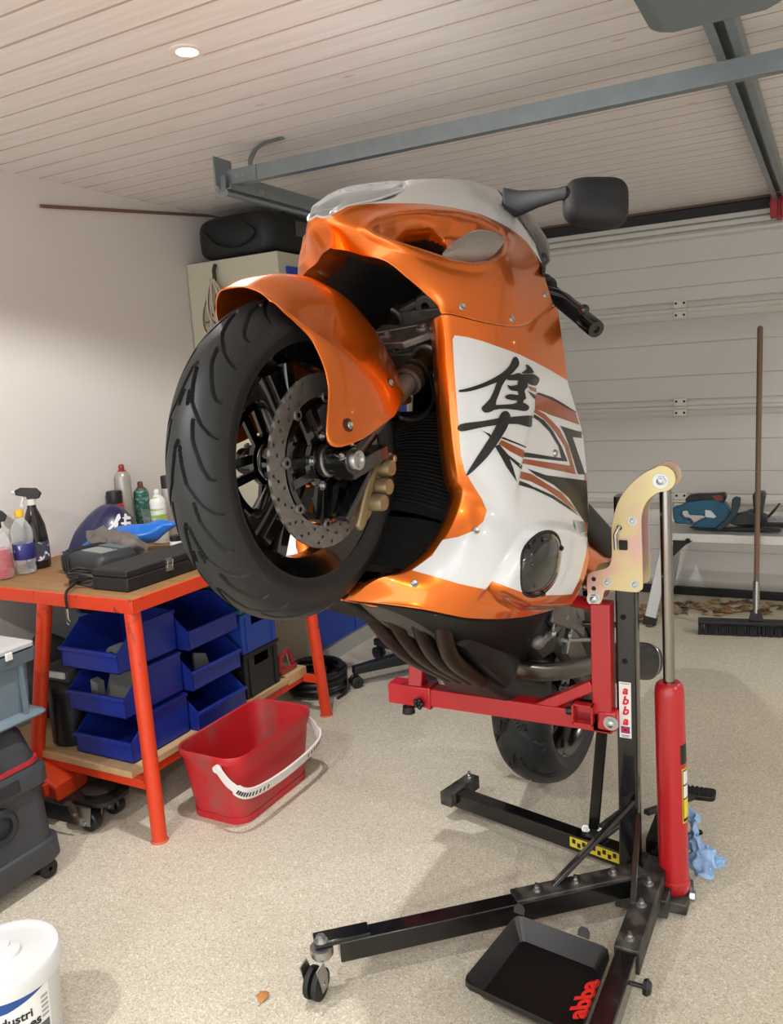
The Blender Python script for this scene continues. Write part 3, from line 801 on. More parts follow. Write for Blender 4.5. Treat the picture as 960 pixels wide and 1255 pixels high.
# side fairing
def step_line(u, v):
    # the vented joint: everything right of this line stands a little back
    pts = [(652, 455), (655, 490), (651, 520), (643, 555), (636, 590), (632, 640)]
    if v < pts[0][1] or v > pts[-1][1]: return None
    for (a, b) in zip(pts[:-1], pts[1:]):
        if a[1] <= v <= b[1]: return u - (a[0] + (b[0] - a[0]) * (v - a[1]) / (b[1] - a[1]))
COVER = [(638, 690), (641, 675), (649, 663), (660, 654), (672, 651), (681, 655), (686, 668), (685, 690), (680, 708), (670, 722), (655, 730), (643, 727), (638, 715)]
BULGE = [(601, 714), (612, 695), (628, 668), (640, 648), (652, 640), (668, 637), (690, 640), (716, 650), (730, 690), (700, 745), (640, 745), (603, 725)]
SCOOP = [(584, 737), (590, 728), (600, 716), (608, 724), (616, 738), (624, 746), (600, 744)]
def disp_side(u, v, n, p):
    r = Vector((0, 0, 0)); s = step_line(u, v)
    if s is not None:
        fade = smooth01((v - 455) / 40) * smooth01((640 - v) / 40)
        r -= n * (.008 * smooth01(s / 9 + .5) * smooth01((60 - s) / 60) * fade)
    d = sd_poly(u, v, BULGE)
    r += n * (.020 * smooth01((d + 3) / 16))
    d = sd_poly(u, v, SCOOP)
    if d > -3: r -= n * (.007 * smooth01((d + 3) / 9))
    return r
S_rows = [
 [(542, 385, .185), (556, 386, .205), (602, 397, .252), (642, 399, .277), (679, 375, .285), (685, 396, .289)],
 [(546, 415, .193), (559, 416, .211), (604, 422, .258), (646, 424, .285), (684, 412, .293), (690, 424, .296)],
 [(549, 460, .20), (563, 460, .22), (606, 464, .266), (650, 468, .295), (688, 466, .303), (697, 472, .306)],
 [(554, 530, .207), (569, 528, .229), (616, 524, .277), (664, 524, .309), (700, 526, .318), (713, 530, .319)],
 [(561, 582, .212), (577, 585, .235), (622, 585, .287), (670, 590, .317), (707, 590, .326), (719, 592, .327)],
 [(567, 607, .216), (590, 617, .245), (630, 628, .291), (675, 640, .321), (710, 640, .329), (720, 642, .329)],
 [(545, 659, .19), (580, 661, .245), (625, 666, .29), (672, 672, .315), (706, 668, .324), (716, 666, .325)],
 [(505, 697, .14), (560, 706, .22), (613, 714, .28), (660, 718, .302), (697, 710, .312), (706, 706, .313)],
 [(460, 711, .085), (535, 728, .19), (598, 737, .255), (650, 741, .284), (688, 732, .296), (697, 727, .298)],
 [(428, 735, .02), (510, 745, .160), (575, 757, .225), (630, 757, .258), (672, 748, .276), (688, 740, .281)]]
GS = patch(S_rows, 170, 110, disp_side, rel=60)
def lipshift(p, k): return p + Vector((-.030 * k, -.045 * k, .006 * k))
lip = [[lipshift(r[0], 1.0) for r in GS], [lipshift(r[0], .45) + Vector((.006, .0, -.002)) for r in GS], [r[0] for r in GS]]
side = {}
for sg in (1, -1):
    mb = MB(); mb.grid(GS); mb.grid(lip)
    mb.grid([[r[-1] for r in GS], [r[-1] + Vector((-.03, -.05, .015)) for r in GS]])
    if sg < 0: mb.v = [Vector((p.x, -p.y, p.z)) for p in mb.v]
    side[sg] = part(mb, 'side_fairing', orange, solid=.0026, soff=0.0, smooth=60)
side[1]['label'] = 'left side fairing in orange and white with black kanji'
BV = MB(); BV.grid(GS)
SB = BVHTree.FromPolygons([tuple(p) for p in BV.v], BV.f)
BV = MB(); BV.grid(GU); BV.grid(GW); UB = BVHTree.FromPolygons([tuple(p) for p in BV.v], BV.f)
CBV = Vector(CB)
def hit(u, v, tree):
    d = Vector(BB.T @ (RC.T @ np.array([u - 480.0, v - 627.0, FPX]))).normalized()
    loc, nrm, _, dist = tree.ray_cast(CBV, d)
    if loc is None:
        p = CBV + d * 1.75
        for _ in range(12):
            q = tree.find_nearest(p); p = CBV + d * (q[0] - CBV).dot(d)
        loc, nrm = q[0], q[1]
    if nrm.dot(CBV - loc) < 0: nrm = -nrm
    return loc, nrm
def decal(name, polys, m, off, parent, tree=None, step=4.0, rnd=False, both=False):
    tree = tree or SB; mb = MB()
    for poly in polys:
        if rnd: poly = [tuple(p) for p in smooth_curve([np.array(p) for p in poly], len(poly) * 4, closed=True)]
        # resample the outline
        B = []
        for a, b in zip(poly, poly[1:] + poly[:1]):
            k = max(1, int(math.hypot(b[0] - a[0], b[1] - a[1]) / step))
            for i in range(k): B.append((a[0] + (b[0] - a[0]) * i / k, a[1] + (b[1] - a[1]) * i / k))
        pts = [Vector(p) for p in B]; n = len(B); E = [(i, (i + 1) % n) for i in range(n)]
        x0, x1 = min(p[0] for p in B), max(p[0] for p in B); y0, y1 = min(p[1] for p in B), max(p[1] for p in B)
        yy = y0 + step / 2
        while yy < y1:
            xx = x0 + step / 2
            while xx < x1:
                if sd_poly(xx, yy, poly) > step * .45: pts.append(Vector((xx, yy)))
                xx += step
            yy += step
        V, _, F, *_r = delaunay_2d_cdt(pts, E, [list(range(n))], 1, 1e-4)
        P3 = []
        for p in V:
            l, nn = hit(p.x, p.y, tree); P3.append(l + nn * off)
        F = [f for f in F]
        mb.add(P3, [tuple(f) for f in F])
    o = part(mb, name, m, parent, smooth=180)
    if both:
        m2 = MB(); m2.add([Vector((p.x, -p.y, p.z)) for p in mb.v], mb.f); part(m2, name, m, side[-1], smooth=180)
    return o
WHITE = [(557, 411), (572, 413), (592, 418.5), (613, 426), (635, 434), (655, 443.5), (675, 454.5), (694, 466), (702, 492), (713, 530), (719.5, 592), (720.5, 645), (717, 680), (709, 710), (700, 727), (690, 728), (668, 728.5), (640, 725), (620, 718), (602.5, 711.5), (594, 721), (562, 714.6), (535, 707), (505, 699), (530, 681), (543, 661.5), (562, 658), (579, 651), (592, 639), (596, 626), (590, 610), (579, 592.5), (569.5, 576.5), (565, 557), (561.6, 514.6), (556.5, 451), (554.5, 416)]
decal('white_panel', [WHITE], white, .0026, side[1], step=2.6, both=True)
def zz(L): return [(530 + x / 4.8, 380 + y / 4.8) for x, y in L]
KANJI = [
 [(155, 470), (200, 460), (290, 430), (370, 390), (420, 355), (450, 320), (468, 281), (486, 277), (500, 298), (500, 325), (480, 352), (448, 384), (400, 412), (340, 437), (280, 459), (220, 476), (160, 482)],
 [(385, 402), (440, 384), (420, 415), (400, 450), (382, 500), (370, 530), (365, 560), (350, 590), (312, 603), (290, 592), (285, 572), (310, 545), (332, 520), (352, 480)],
 [(345, 560), (400, 556), (470, 550), (515, 540), (555, 560), (559, 580), (535, 593), (480, 586), (400, 580), (340, 588)],
 [(435, 388), (470, 378), (500, 370), (520, 378), (580, 376), (613, 393), (620, 412), (602, 441), (570, 440), (540, 424), (500, 415), (435, 411)],
 [(516, 372), (545, 347), (540, 323), (556, 324), (580, 350), (581, 371)],
 [(498, 412), (530, 414), (548, 428), (552, 450), (534, 474), (539, 500), (532, 522), (517, 552), (488, 552), (500, 510), (493, 470)],
 [(434, 440), (455, 446), (500, 438), (545, 438), (542, 462), (500, 476), (455, 471), (440, 456)],
 [(421, 505), (450, 494), (500, 500), (538, 504), (536, 526), (480, 531), (430, 522)],
 [(163, 670), (300, 650), (400, 631), (450, 628), (570, 619), (576, 640), (569, 686), (500, 671), (445, 669), (400, 672), (300, 686), (165, 711)],
 [(385, 628), (402, 600), (422, 592), (440, 600), (451, 630), (432, 690), (402, 742), (370, 792), (320, 860), (262, 920), (208, 967), (202, 955), (240, 890), (290, 812), (340, 732), (372, 670)]]
decal('kanji_lettering', [zz(k) for k in KANJI], dblack, .0044, side[1], step=2.5, rnd=True)
DARK = [
 zz([(362, 800), (388, 788), (440, 850), (520, 912), (516, 935), (447, 872), (470, 930), (492, 1010), (430, 920), (398, 860)]),
 zz([(285, 705), (335, 728), (352, 765), (312, 725)]),
 zz([(396, 752), (412, 746), (542, 800), (541, 808)]),
 zz([(552, 472), (600, 500), (600, 520), (590, 520)]),
 zz([(590, 610), (650, 648), (700, 708), (752, 800), (789, 890), (530, 862), (533, 834), (715, 864), (752, 868), (735, 800), (682, 715), (620, 652), (588, 632)]),
 zz([(745, 680), (866, 716), (872, 752), (818, 746), (893, 966), (850, 964), (800, 800), (770, 722)]),
 zz([(617, 482), (700, 512), (760, 548), (838, 597), (838, 604), (700, 530), (606, 490)]),
 [(645, 574), (668, 582), (717.5, 588.6), (720, 638), (716, 640), (709.6, 631), (696, 610), (677.5, 594), (655, 582)],
 zz([(505, 1000), (560, 1022), (600, 1045), (560, 1035), (500, 1012)]),
 [(634.5, 591), (655, 597), (677, 607), (696, 620), (709, 632), (694, 622), (675, 610), (652, 599), (634, 593.5)]]
decal('black_stripes', DARK, dblack, .0036, side[1], step=3)
COPP = [
 zz([(384, 785), (400, 762), (460, 790), (532, 824), (526, 868), (452, 830)]),
 zz([(602, 487), (700, 525), (838, 606), (858, 674), (760, 640), (678, 612), (662, 602), (596, 578), (598, 530)]),
 zz([(598, 580), (655, 612), (700, 655), (742, 700), (795, 800), (838, 964), (521, 900), (527, 872), (806, 914), (772, 800), (716, 716), (652, 642), (590, 600)]),
 zz([(555, 446), (604, 458), (604, 482), (570, 470)]),
 [(637, 577), (650, 580.5), (668, 592), (687, 603.5), (698, 616), (707, 628), (690, 614.5), (668, 599), (650, 590), (635, 585.5)]]
decal('copper_stripes', COPP, brown, .0034, side[1], step=3)
mb = MB(); l, n_ = hit(679, 555, SB); mb.lathe([(.0001, .009), (.006, .008), (.009, .002), (.009, 0)], l, n_, n=16); part(mb, 'badge_stud', zinc, side[1])
# black clutch cover dome in its recess
def dome(poly, tree, h, off, rings=7, nn=48):
    P = smooth_curve([np.array(p, float) for p in poly], nn, closed=True); c = np.mean(np.array(P), 0); R = []
    for k in range(rings + 1):
        t = 1 - k / rings; t = max(t, .02); ring = []
        for p in P:
            q = c + (p - c) * t; l, n_ = hit(q[0], q[1], tree); ring.append(l + n_ * (off + h * math.sqrt(max(0, 1 - t * t))))
        R.append(ring)
    return R
mb = MB(); rr_ = dome(COVER, SB, .020, .001); mb.grid(rr_, cv=True); cv = part(mb, 'engine_cover', gblack, smooth=60)
for (u, v) in ((646, 668), (660, 660), (645, 690), (648, 715), (660, 725), (682, 670)):
    l, n_ = hit(u, v, SB); mb = MB(); hexbolt(mb, l + n_ * .010, n_, .005, .006); part(mb, 'cover_bolt', blackpaint, cv)
mb = MB(); mb.tube([r for r in rr_[0]], .004, n=6, closed=True); part(mb, 'cover_gasket', rubber, cv)
# fasteners
for (u, v, tr) in ((566, 376, UB), (627, 391, UB), (668, 362, UB), (583, 650, SB), (508, 715, SB), (600, 240, None)):
    if tr is None: continue
    l, n_ = hit(u, v, tr); mb = MB(); mb.lathe([(.0001, .0022), (.0035, .003), (.0062, .0042), (.0075, .003), (.0078, .0)], l + n_ * .001, n_, n=18); part(mb, 'fairing_screw', zinc)
# dark inner shell of the fairing, behind the arch
mb = MB()
IN = [[p + Vector((-.03, -.012, .03)) for p in GU[0][::10]], [Vector((p.x - .16, p.y * .80, p.z + .10)) for p in GU[0][::10]], [Vector((p.x - .30, p.y * .62, p.z + .20)) for p in GU[0][::10]], [Vector((p.x - .42, p.y * .35, p.z + .22)) for p in GU[0][::10]]]
mb.grid(IN); mb.mirror(); part(mb, 'inner_cowl', innerblack, solid=.003, smooth=60)
for sg in (1, -1):
    mb = MB(); col = [lipshift(r[0], 1.0) for r in GS[:115:4]]
    g = [col, [Vector((p.x - .10, p.y * .80, p.z - .0)) for p in col], [Vector((p.x - .22, p.y * .62, p.z + .01)) for p in col]]
    mb.grid(g)
    if sg < 0: mb.v = [Vector((p.x, -p.y, p.z)) for p in mb.v]
    part(mb, 'inner_panel', innerblack, solid=.003, smooth=60)
# radiator and oil cooler
rm = mat('radiator_core', (24, 24, 24), 0.6, noise=.3, nscale=120, bump=.8, bscale=320)
def rad(c, w, h, cur, tilt, name):
    mb = MB(); rows = []
    for i in range(25):
        t = -1 + 2 * i / 24; x = -cur * t * t
        rows.append([Vector((x, w / 2 * t, -h / 2)), Vector((x, w / 2 * t, h / 2)), Vector((x - .03, w / 2 * t, h / 2)), Vector((x - .03, w / 2 * t, -h / 2))])
    mb.grid(rows, cv=True); mb.add(rows[0], [(0, 1, 2, 3)]); mb.add(rows[-1], [(3, 2, 1, 0)])
    for k in range(int(h / .011)):
        z = -h / 2 + .006 + k * .011
        pr = [Vector((-cur * (-1 + 2 * i / 16) ** 2 + .003, w / 2 * (-1 + 2 * i / 16), z)) for i in range(17)]; mb.tube(pr, .0022, n=5)
    Mx = Matrix.Translation(c) @ Matrix.Rotation(tilt, 4, 'Y'); mb.xform(Mx)
    o = part(mb, name, rm, smooth=30)
    mb = MB()
    for sgn in (-1, 1): mb.box((-cur - .012, sgn * (w / 2 + .012), 0), (.045, .03, h * 1.02))
    mb.xform(Mx); part(mb, 'end_tank', innerblack, o, bevel=.006)
rad(Vector((1.165, 0, .165)), .33, .30, .05, -.28, 'radiator')
rad(Vector((1.165, 0, -.055)), .30, .13, .035, -.15, 'oil_cooler')
# front mudguard
def fpol(phi, r, y): return FA + Vector((r * math.cos(math.radians(phi)), y, r * math.sin(math.radians(phi))))
c0 = [fpol(p, .336, 0) for p in (28, 37, 47, 59, 74, 91, 106, 118, 128)]
c1 = [fpol(28.5, .333, .026), fpol(37.5, .332, .032), fpol(47, .330, .038), fpol(60, .325, .046), fpol(75, .318, .056), fpol(91, .312, .062), fpol(106, .308, .068), fpol(118, .31, .072), fpol(126, .32, .074)]
cr = [fpol(29.5, .322, .046), (336, 364, .059), (347, 372, .068), (361, 383, .077), (390, 402, .085), (434, 425, .095), (468, 449, .107), (485, 465, .114), (497, 480, .118)]
md = [fpol(30, .311, .055), (338, 369, .065), (349, 380, .074), (363, 392, .081), (388, 412, .091), (424, 445, .110), (438, 488, .130), (464, 505, .138), (489, 500, .135)]
ed = [fpol(30.5, .301, .060), (339, 373, .069), (350, 384, .077), (363, 396, .082), (385, 422, .090), (402, 470, .114), (402.5, 541, .137), (438, 540.5, .144), (483, 510, .142)]
qv = lambda r: [p if isinstance(p, Vector) else Q(*p) for p in r]
GF = bicubic([c0, c1, qv(cr), qv(md), qv(ed)], 60, 110)
mb = MB(); mb.grid(GF); mb.mirror(); fender = part(mb, 'front_mudguard', orange, solid=.003, soff=0, smooth=60)
FB_ = MB(); FB_.grid(GF); FT = BVHTree.FromPolygons([tuple(p) for p in FB_.v], FB_.f)
for (u, v, dn) in ((478, 469, 0), (428, 521, 1)):
    l, n_ = hit(u, v, FT); mb = MB(); mb.lathe([(.0001, .0015), (.003, .002), (.0055, .0035), (.0068, .002), (.007, -.002)], l + n_ * .0015, n_, n=18); part(mb, 'mudguard_bolt', zinc, fender)
    mb = MB(); mb.lathe([(.0001, .0002), (.0125 if dn else .009, .0002)], l + n_ * .0018 + (Vector((.004, 0, -.002)) if dn else Vector()), n_, n=24); part(mb, 'bolt_recess_shade', mat('recess_shadow', (70, 28, 8), .5), fender)  # flat dark disc around the bolt, recess shade put into its colour
# belly pan
BP = [[(428, 735, .02), (510, 746, .160), (575, 758, .225), (630, 758, .258), (668, 750, .270)],
      [(452, 738, .03), (508, 757, .085), (562, 777, .11), (612, 787, .13), (650, 790, .14)],
      [(480, 741, .045), (524, 770, .06), (562, 795, .065), (597, 818, .07), (636, 834, .07)]]
GB = patch(BP, 24, 50)
gpan = mat('belly_black', (10, 10, 10), .6, spec=.18, noise=.2)
mb = MB(); mb.grid(GB); mb.mirror(); belly = part(mb, 'belly_pan', gpan, solid=.003, soff=0, smooth=60)
mid = [Vector((p.x, p.y * .5, p.z - .007)) for p in GB[-1]]; cen = [Vector((p.x, 0, p.z - .010)) for p in GB[-1]]
def under_d(i, j): return Vector((0, 0, 0.008 if (8 < j < 15 or 19 < j < 24) and 6 < i else 0))
GU2 = bicubic([GB[-1][::5] + [GB[-1][-1]], mid[::5] + [mid[-1]], cen[::5] + [cen[-1]]], 20, 50)
GU2 = [[p + under_d(i, j) for j, p in enumerate(r)] for i, r in enumerate(GU2)]
mb = MB(); mb.grid(GU2); mb.mirror(); part(mb, 'belly_underside', greypl, belly, solid=.003, soff=0, smooth=40)
fr0 = GB[:, 0] if False else [r[0] for r in GB] + [r[0] for r in GU2]
mb = MB(); mb.grid([fr0, [p + Vector((-.02, 0, .05)) for p in fr0]]); mb.mirror(); part(mb, 'belly_nose', orange, belly, solid=.003, smooth=60)
for (u, v) in ((535, 750),):
    l = Q(u, v, .18); mb = MB(); mb.lathe([(.0001, .004), (.005, .004), (.007, .001), (.007, -.003)], l, (.2, .8, -.6), n=16); part(mb, 'belly_screw', zinc, belly)

# ---- mirrors, bars, screen
IR = Vector(BB.T @ RC[0]); IU = -Vector(BB.T @ RC[1]); IN_ = Vector(BB.T @ RC[2])
def superell(a, b, e, n=28):
    out = []
    for i in range(n):
        t = 2 * PI * i / n; c, s = math.cos(t), math.sin(t)
        out.append((a * math.copysign(abs(c) ** e, c), b * math.copysign(abs(s) ** e, s)))
    return out
mirb = mat('mirror_black', (34, 35, 37), .68, noise=.12, bump=.03, bscale=500)
for sg in (1, -1):
    fl = (lambda p: p) if sg > 0 else (lambda p: Vector((p.x, -p.y, p.z)))
    mb = MB(); st = [(617, 250, .115, .040, .024), (636, 249, .155, .031, .022), (660, 243, .215, .0205, .018), (684, 238, .275, .0145, .014), (692, 236, .295, .0155, .0155), (698, 236, .305, .012, .012)]
    secs = []
    for u, v, y, r1, r2 in st:
        c = Q(u, v, y); secs.append([fl(c + IU * (r1 * p[1]) + IN_ * (r2 * p[0])) for p in ellipse(1, 1, 18)])
    loft(mb, secs)
    mi = part(mb, 'mirror', mirb, smooth=50)
    c = Q(731, 247, .355); mb = MB(); secs = []
    for (k, sc) in ((-.036, .05), (-.035, .45), (-.031, .72), (-.022, .90), (-.008, .985), (.008, 1.0), (.020, .99), (.024, .96), (.024, .90)):
        ring = []
        for p in superell(.073, .054, .52, 36):
            wx = p[0] * sc; hy = p[1] * sc * (1.0 + .06 * p[0] / .073) - .003 * p[0] / .073
            ring.append(fl(c + IR * wx + IU * hy + IN_ * k))
        secs.append(ring)
    loft(mb, secs); part(mb, 'mirror_housing', mirb, mi, smooth=60)
    mb = MB(); mb.add([fl(c + IR * p[0] + IU * p[1] + IN_ * .0235) for p in superell(.066, .049, .52, 36)], [tuple(range(36))]); part(mb, 'mirror_glass', mat('mirror_glass', (200, 205, 210), .03, 1.0, noise=0), mi)
    # clip-on bar with grip, lever and bar end
    a = fl(Q(660, 345, .16)); b = fl(Q(732, 404, .362)); d = (b - a)
    mb = MB(); mb.cyl(a, a + d * .5, .012); mb.lathe([(.02, 0), (.03, .005), (.03, .03), (.02, .035)], a + d * .05, d, n=20)
    hb = part(mb, 'handlebar', blackplastic)
    mb = MB(); mb.cyl(a + d * .16, a + d * .84, .0195, n=24); mb.lathe([(.0165, 0), (.024, .002), (.024, .007), (.0165, .009)], a + d * .16, d, n=20); part(mb, 'grip', mat('grip_rubber', (22, 22, 26), .7, noise=.2, bump=.3, bscale=500), hb)
    mb = MB(); mb.lathe([(.0135, 0), (.021, .004), (.021, .05), (.0195, .056), (.009, .056), (.009, .050), (.0001, .050)], a + d * .80, d, n=24); part(mb, 'bar_end', blackpaint, hb, smooth=40)
    l0 = fl(Q(662, 352, .20)); l1 = fl(Q(690, 360, .29)); l2 = fl(Q(716, 379, .36))
    mb = MB(); mb.tube([Vector(p) for p in smooth_curve([l0, l1, l1 + (l2 - l1) * .5, l2], 18)], [.011] * 6 + [.0095] * 12, n=12, flat=.7); mb.ball(l2, .012); part(mb, 'clutch_lever' if sg > 0 else 'brake_lever', blackpaint, hb, smooth=50)
rim_pts = [(640, 263, .0), (650, 274, .06), (660, 288, .12), (670, 306, .17), (666, 328, .22)]
base_pts = [Vector((1.14, 0, 1.03)), Q(636, 268, .10), Q(646, 284, .16), Q(657, 304, .21), Q(665, 328, .248)]
rim3 = [Q(*p) for p in rim_pts]
smoke = glass('smoked_screen', (34, 35, 38), .05, alpha=.55)
mb = MB(); g = bicubic([base_pts, [b + (r - b) * .5 + Vector((.0, .012, .02)) for b, r in zip(base_pts, rim3)], rim3], 12, 30); mb.grid(g); mb.mirror(); ws = part(mb, 'windscreen', smoke, solid=.003, soff=0, smooth=60)
mb = MB(); e = [Vector(p) for p in smooth_curve([np.array(p) for p in rim3], 30)]; mb.tube([Vector((p.x, -p.y, p.z)) for p in e[::-1]] + e[1:], .0032, n=8); part(mb, 'screen_edge', mat('edge_grey', (120, 122, 124), .4), ws)
mb = MB(); g = [[Q(657, 300, .2), Q(668, 325, .24), Q(664, 340, .25)], [Q(668, 306, .17), Q(667, 322, .21), Q(664, 330, .24)], [Vector((.95, .0, .88)), Vector((.92, .06, .84)), Vector((.9, .1, .8))]]
mb.grid(bicubic(g, 10, 10)); mb.mirror(); part(mb, 'dash_panel', innerblack, solid=.004, smooth=60)

# ---- engine, frame, exhaust, tail
def rbox(mb, c, d, r=.02, R=None):
    P = rrect(d[0], d[1], r, 4); c = Vector(c); secs = []
    for z, k in ((-d[2] / 2, .9), (-d[2] / 2 + r * .7, 1), (d[2] / 2 - r * .7, 1), (d[2] / 2, .9)):
        secs.append([c + (R @ Vector((p[0] * k, p[1] * k, z)) if R else Vector((p[0] * k, p[1] * k, z))) for p in P])
    loft(mb, secs)
engm = mat('engine_black', (26, 26, 27), .5, .3, noise=.3, nscale=30, bump=.15, bscale=90)
mb = MB(); rbox(mb, (.73, 0, .10), (.56, .36, .34), .05); rbox(mb, (.90, 0, .30), (.26, .36, .26), .03, RY(.5)); eng = part(mb, 'engine_block', engm, smooth=40)
mb = MB(); rbox(mb, (.70, 0, -.125), (.36, .22, .10), .03); part(mb, 'oil_sump', engm, eng, smooth=40)
mb = MB(); rbox(mb, (.55, .15, .10), (.16, .08, .2), .03); part(mb, 'sprocket_cover', engm, eng, smooth=40)
mb = MB()
for yy in (-.135, -.045, .045, .135):
    pts = smooth_curve([Vector((1.0, yy, .16)), Vector((1.075, yy, .09)), Vector((1.085, yy * .95, -.02)), Vector((1.02, yy * .8, -.14)), Vector((.85, yy * .5, -.20)), Vector((.62, yy * .35, -.185))], 30)
    mb = MB(); mb.tube([Vector(p) for p in pts], .021, n=14); part(mb, 'exhaust_header', exhb, smooth=60)
mb = MB(); secs = []
for x, y0, y1, z0, z1 in ((.62, -.07, .07, -.20, -.14), (.50, -.11, .09, -.198, -.10), (.32, -.12, .092, -.172, -.07), (.16, -.11, .085, -.125, -.04), (.08, -.07, .06, -.085, -.03)):
    w, h = y1 - y0, z1 - z0; secs.append([Vector((x, (y0 + y1) / 2 + p[0], (z0 + z1) / 2 + p[1])) for p in rrect(w, h, min(w, h) * .22, 4)])
loft(mb, secs); part(mb, 'collector_box', mat('collector_dark', (46, 44, 44), .5, .4, noise=.3, nscale=12), smooth=50)
for sg in (1, -1):
    pts = smooth_curve([Vector((.56, sg * .06, -.12)), Vector((.47, sg * .12, -.10)), Vector((.36, sg * .16, -.055)), Vector((.20, sg * .185, .02)), Vector((.10, sg * .19, .06))], 26)
    mb = MB(); mb.tube([Vector(p) for p in pts], .026, n=18); mp = part(mb, 'mid_pipe', exh, smooth=60)
    a = Vector((.13, sg * .19, .05)); b = Vector((-.30, sg * .225, .222)); d = (b - a).normalized(); L = (b - a).length
    x, y, z = frame(d, (0, 0, 1)); secs = []
    for t, k in ((0, .40), (.03, .55), (.16, .95), (.25, 1.0), (.86, 1.0), (.97, .93), (1.0, .80), (1.0, .45), (.985, .42), (.985, .02)):
        secs.append([a + d * (L * t) + x * (p[0] * k) + y * (p[1] * k) for p in superell(.054, .060, .8, 32)])
    mb = MB(); loft(mb, secs); part(mb, 'muffler', mat('muffler_black', (30, 30, 31), .4, .5, noise=.2), smooth=50)
    mb = MB()
    for t in (.30, .86): mb.tube([a + d * (L * t) + x * (p[0] * 1.015) + y * (p[1] * 1.015) for p in superell(.054, .060, .8, 32)], .004, n=6, closed=True)
    part(mb, 'muffler_band', steel, mp)
    # frame spar, swingarm, footrest hanger
    mb = MB(); secs = []
    for (px_, py, pz, w, h) in ((1.12, .07, .46, .05, .10), (.95, .15, .42, .045, .13), (.75, .185, .33, .04, .13), (.60, .17, .20, .04, .14), (.575, .15, .02, .04, .14)):
        secs.append([Vector((px_ + q[1] * .2, sg * py + q[0], pz + q[1])) for q in rrect(w, h, .012, 3)])
    loft(mb, secs); part(mb, 'frame_spar', blackpaint, smooth=50)
    mb = MB(); secs = []
    for (px_, py, pz, w, h) in ((.60, .105, .09, .05, .09), (.40, .125, .075, .05, .115), (.15, .135, .03, .04, .085), (-.04, .135, 0, .03, .06)):
        secs.append([Vector((px_, sg * py + q[0], pz + q[1])) for q in rrect(w, h, .012, 3)])
    loft(mb, secs); mb.cyl((0, sg * .11, 0), (0, sg * .165, 0), .02, n=20); mb.cyl((.585, sg * .08, .10), (.585, sg * .185, .10), .028, n=24); part(mb, 'swingarm', castal, smooth=50)
    mb = MB(); mb.prism([(.52, .02), (.60, .0), (.62, .16), (.54, .30), (.46, .20), (.36, .10), (.34, .06), (.42, .05)], (0, sg * .195, 0), (1, 0, 0), (0, 0, 1), .012, both=True); hg = part(mb, 'footrest_hanger', castal, bevel=.004)
    mb = MB(); mb.cyl((.37, sg * .2, .09), (.36, sg * .30, .10), .010, .008); part(mb, 'footrest', blackpaint, hg)
# gear linkage and side stand on the left
mb = MB(); sA = Q(699, 748, .175); sB = Q(659, 786, .172); mb.bar(sA, sB, .022, .034, up=(0, 1, 0)); mb.ball(sB, .020); mb.cyl(sA, sA + Vector((0, .03, 0)), .018)
part(mb, 'side_stand', castal, bevel=.004)
mb = MB(); mb.tube([Q(690, 784, .19), Q(732, 784, .19)], .006, n=10); mb.bar(Q(700, 760, .19), Q(692, 800, .19), .012, .016, up=(0, 1, 0)); mb.tube([Q(684, 742, .19), Q(676, 776, .19)], .0045, n=8)
for (u, v) in ((678, 776), (698, 778), (694, 757)): hexbolt(mb, Q(u, v, .198), (0, 1, 0), .007, .006)
part(mb, 'gear_linkage', zinc)
# seat, tank, tail
mb = MB(); secs = []
for x, w, z0, z1 in ((.62, .09, .44, .475), (.50, .135, .405, .485), (.30, .165, .395, .49), (.12, .165, .42, .52), (.02, .14, .46, .545), (-.05, .11, .50, .60)):
    secs.append([Vector((x, p[0], (z0 + z1) / 2 + p[1])) for p in rrect(2 * w, z1 - z0, .028, 4)])
loft(mb, secs); part(mb, 'rider_seat', mat('seat_vinyl', (20, 20, 22), .55, noise=.15, bump=.15, bscale=300), smooth=50)
mb = MB(); secs = []
for x, w, z0, z1 in ((.46, .10, .30, .40), (.30, .145, .29, .405), (.05, .15, .33, .47), (-.20, .13, .42, .62), (-.38, .10, .50, .66), (-.50, .05, .57, .63), (-.54, .02, .59, .61)):
    secs.append([Vector((x, p[0], (z0 + z1) / 2 + p[1])) for p in superell(w, (z1 - z0) / 2, .7, 28)])
loft(mb, secs); part(mb, 'tail_cowl', orange, smooth=60)
mb = MB(); mb.box((-.52, 0, .585), (.05, .07, .022)); part(mb, 'tail_light', mat('tail_red', (150, 14, 14), .2), bevel=.006)
mb = MB(); secs = []
for x, w, z0, z1 in ((1.02, .07, .44, .54), (.95, .16, .36, .62), (.80, .20, .33, .66), (.66, .185, .33, .62), (.55, .12, .36, .50)):
    secs.append([Vector((x, p[0], (z0 + z1) / 2 + p[1])) for p in superell(w, (z1 - z0) / 2, .75, 32)])
loft(mb, secs); part(mb, 'fuel_tank', gblack, smooth=60)
mb = MB(); g = []
for a in range(20, 125, 8):
    g.append([Vector((.335 * math.cos(math.radians(a)), y, .335 * math.sin(math.radians(a)) - .012 * abs(y / .1) ** 2)) for y in (-.11, -.08, 0, .08, .11)])
mb.grid(g); part(mb, 'rear_hugger', innerblack, solid=.003, smooth=60)
mb = MB(); mb.cyl((0, -.175, 0), (0, .175, 0), .012, n=20); hexbolt(mb, (0, .17, 0), (0, 1, 0), .016, .014); part(mb, 'rear_axle', zinc)
mb = MB(); mb.lathe([(.05, .095), (.095, .095), (.095, .101), (.05, .101)], (0, 0, 0), (0, 1, 0), n=48); part(mb, 'sprocket', darkmetal, rw)

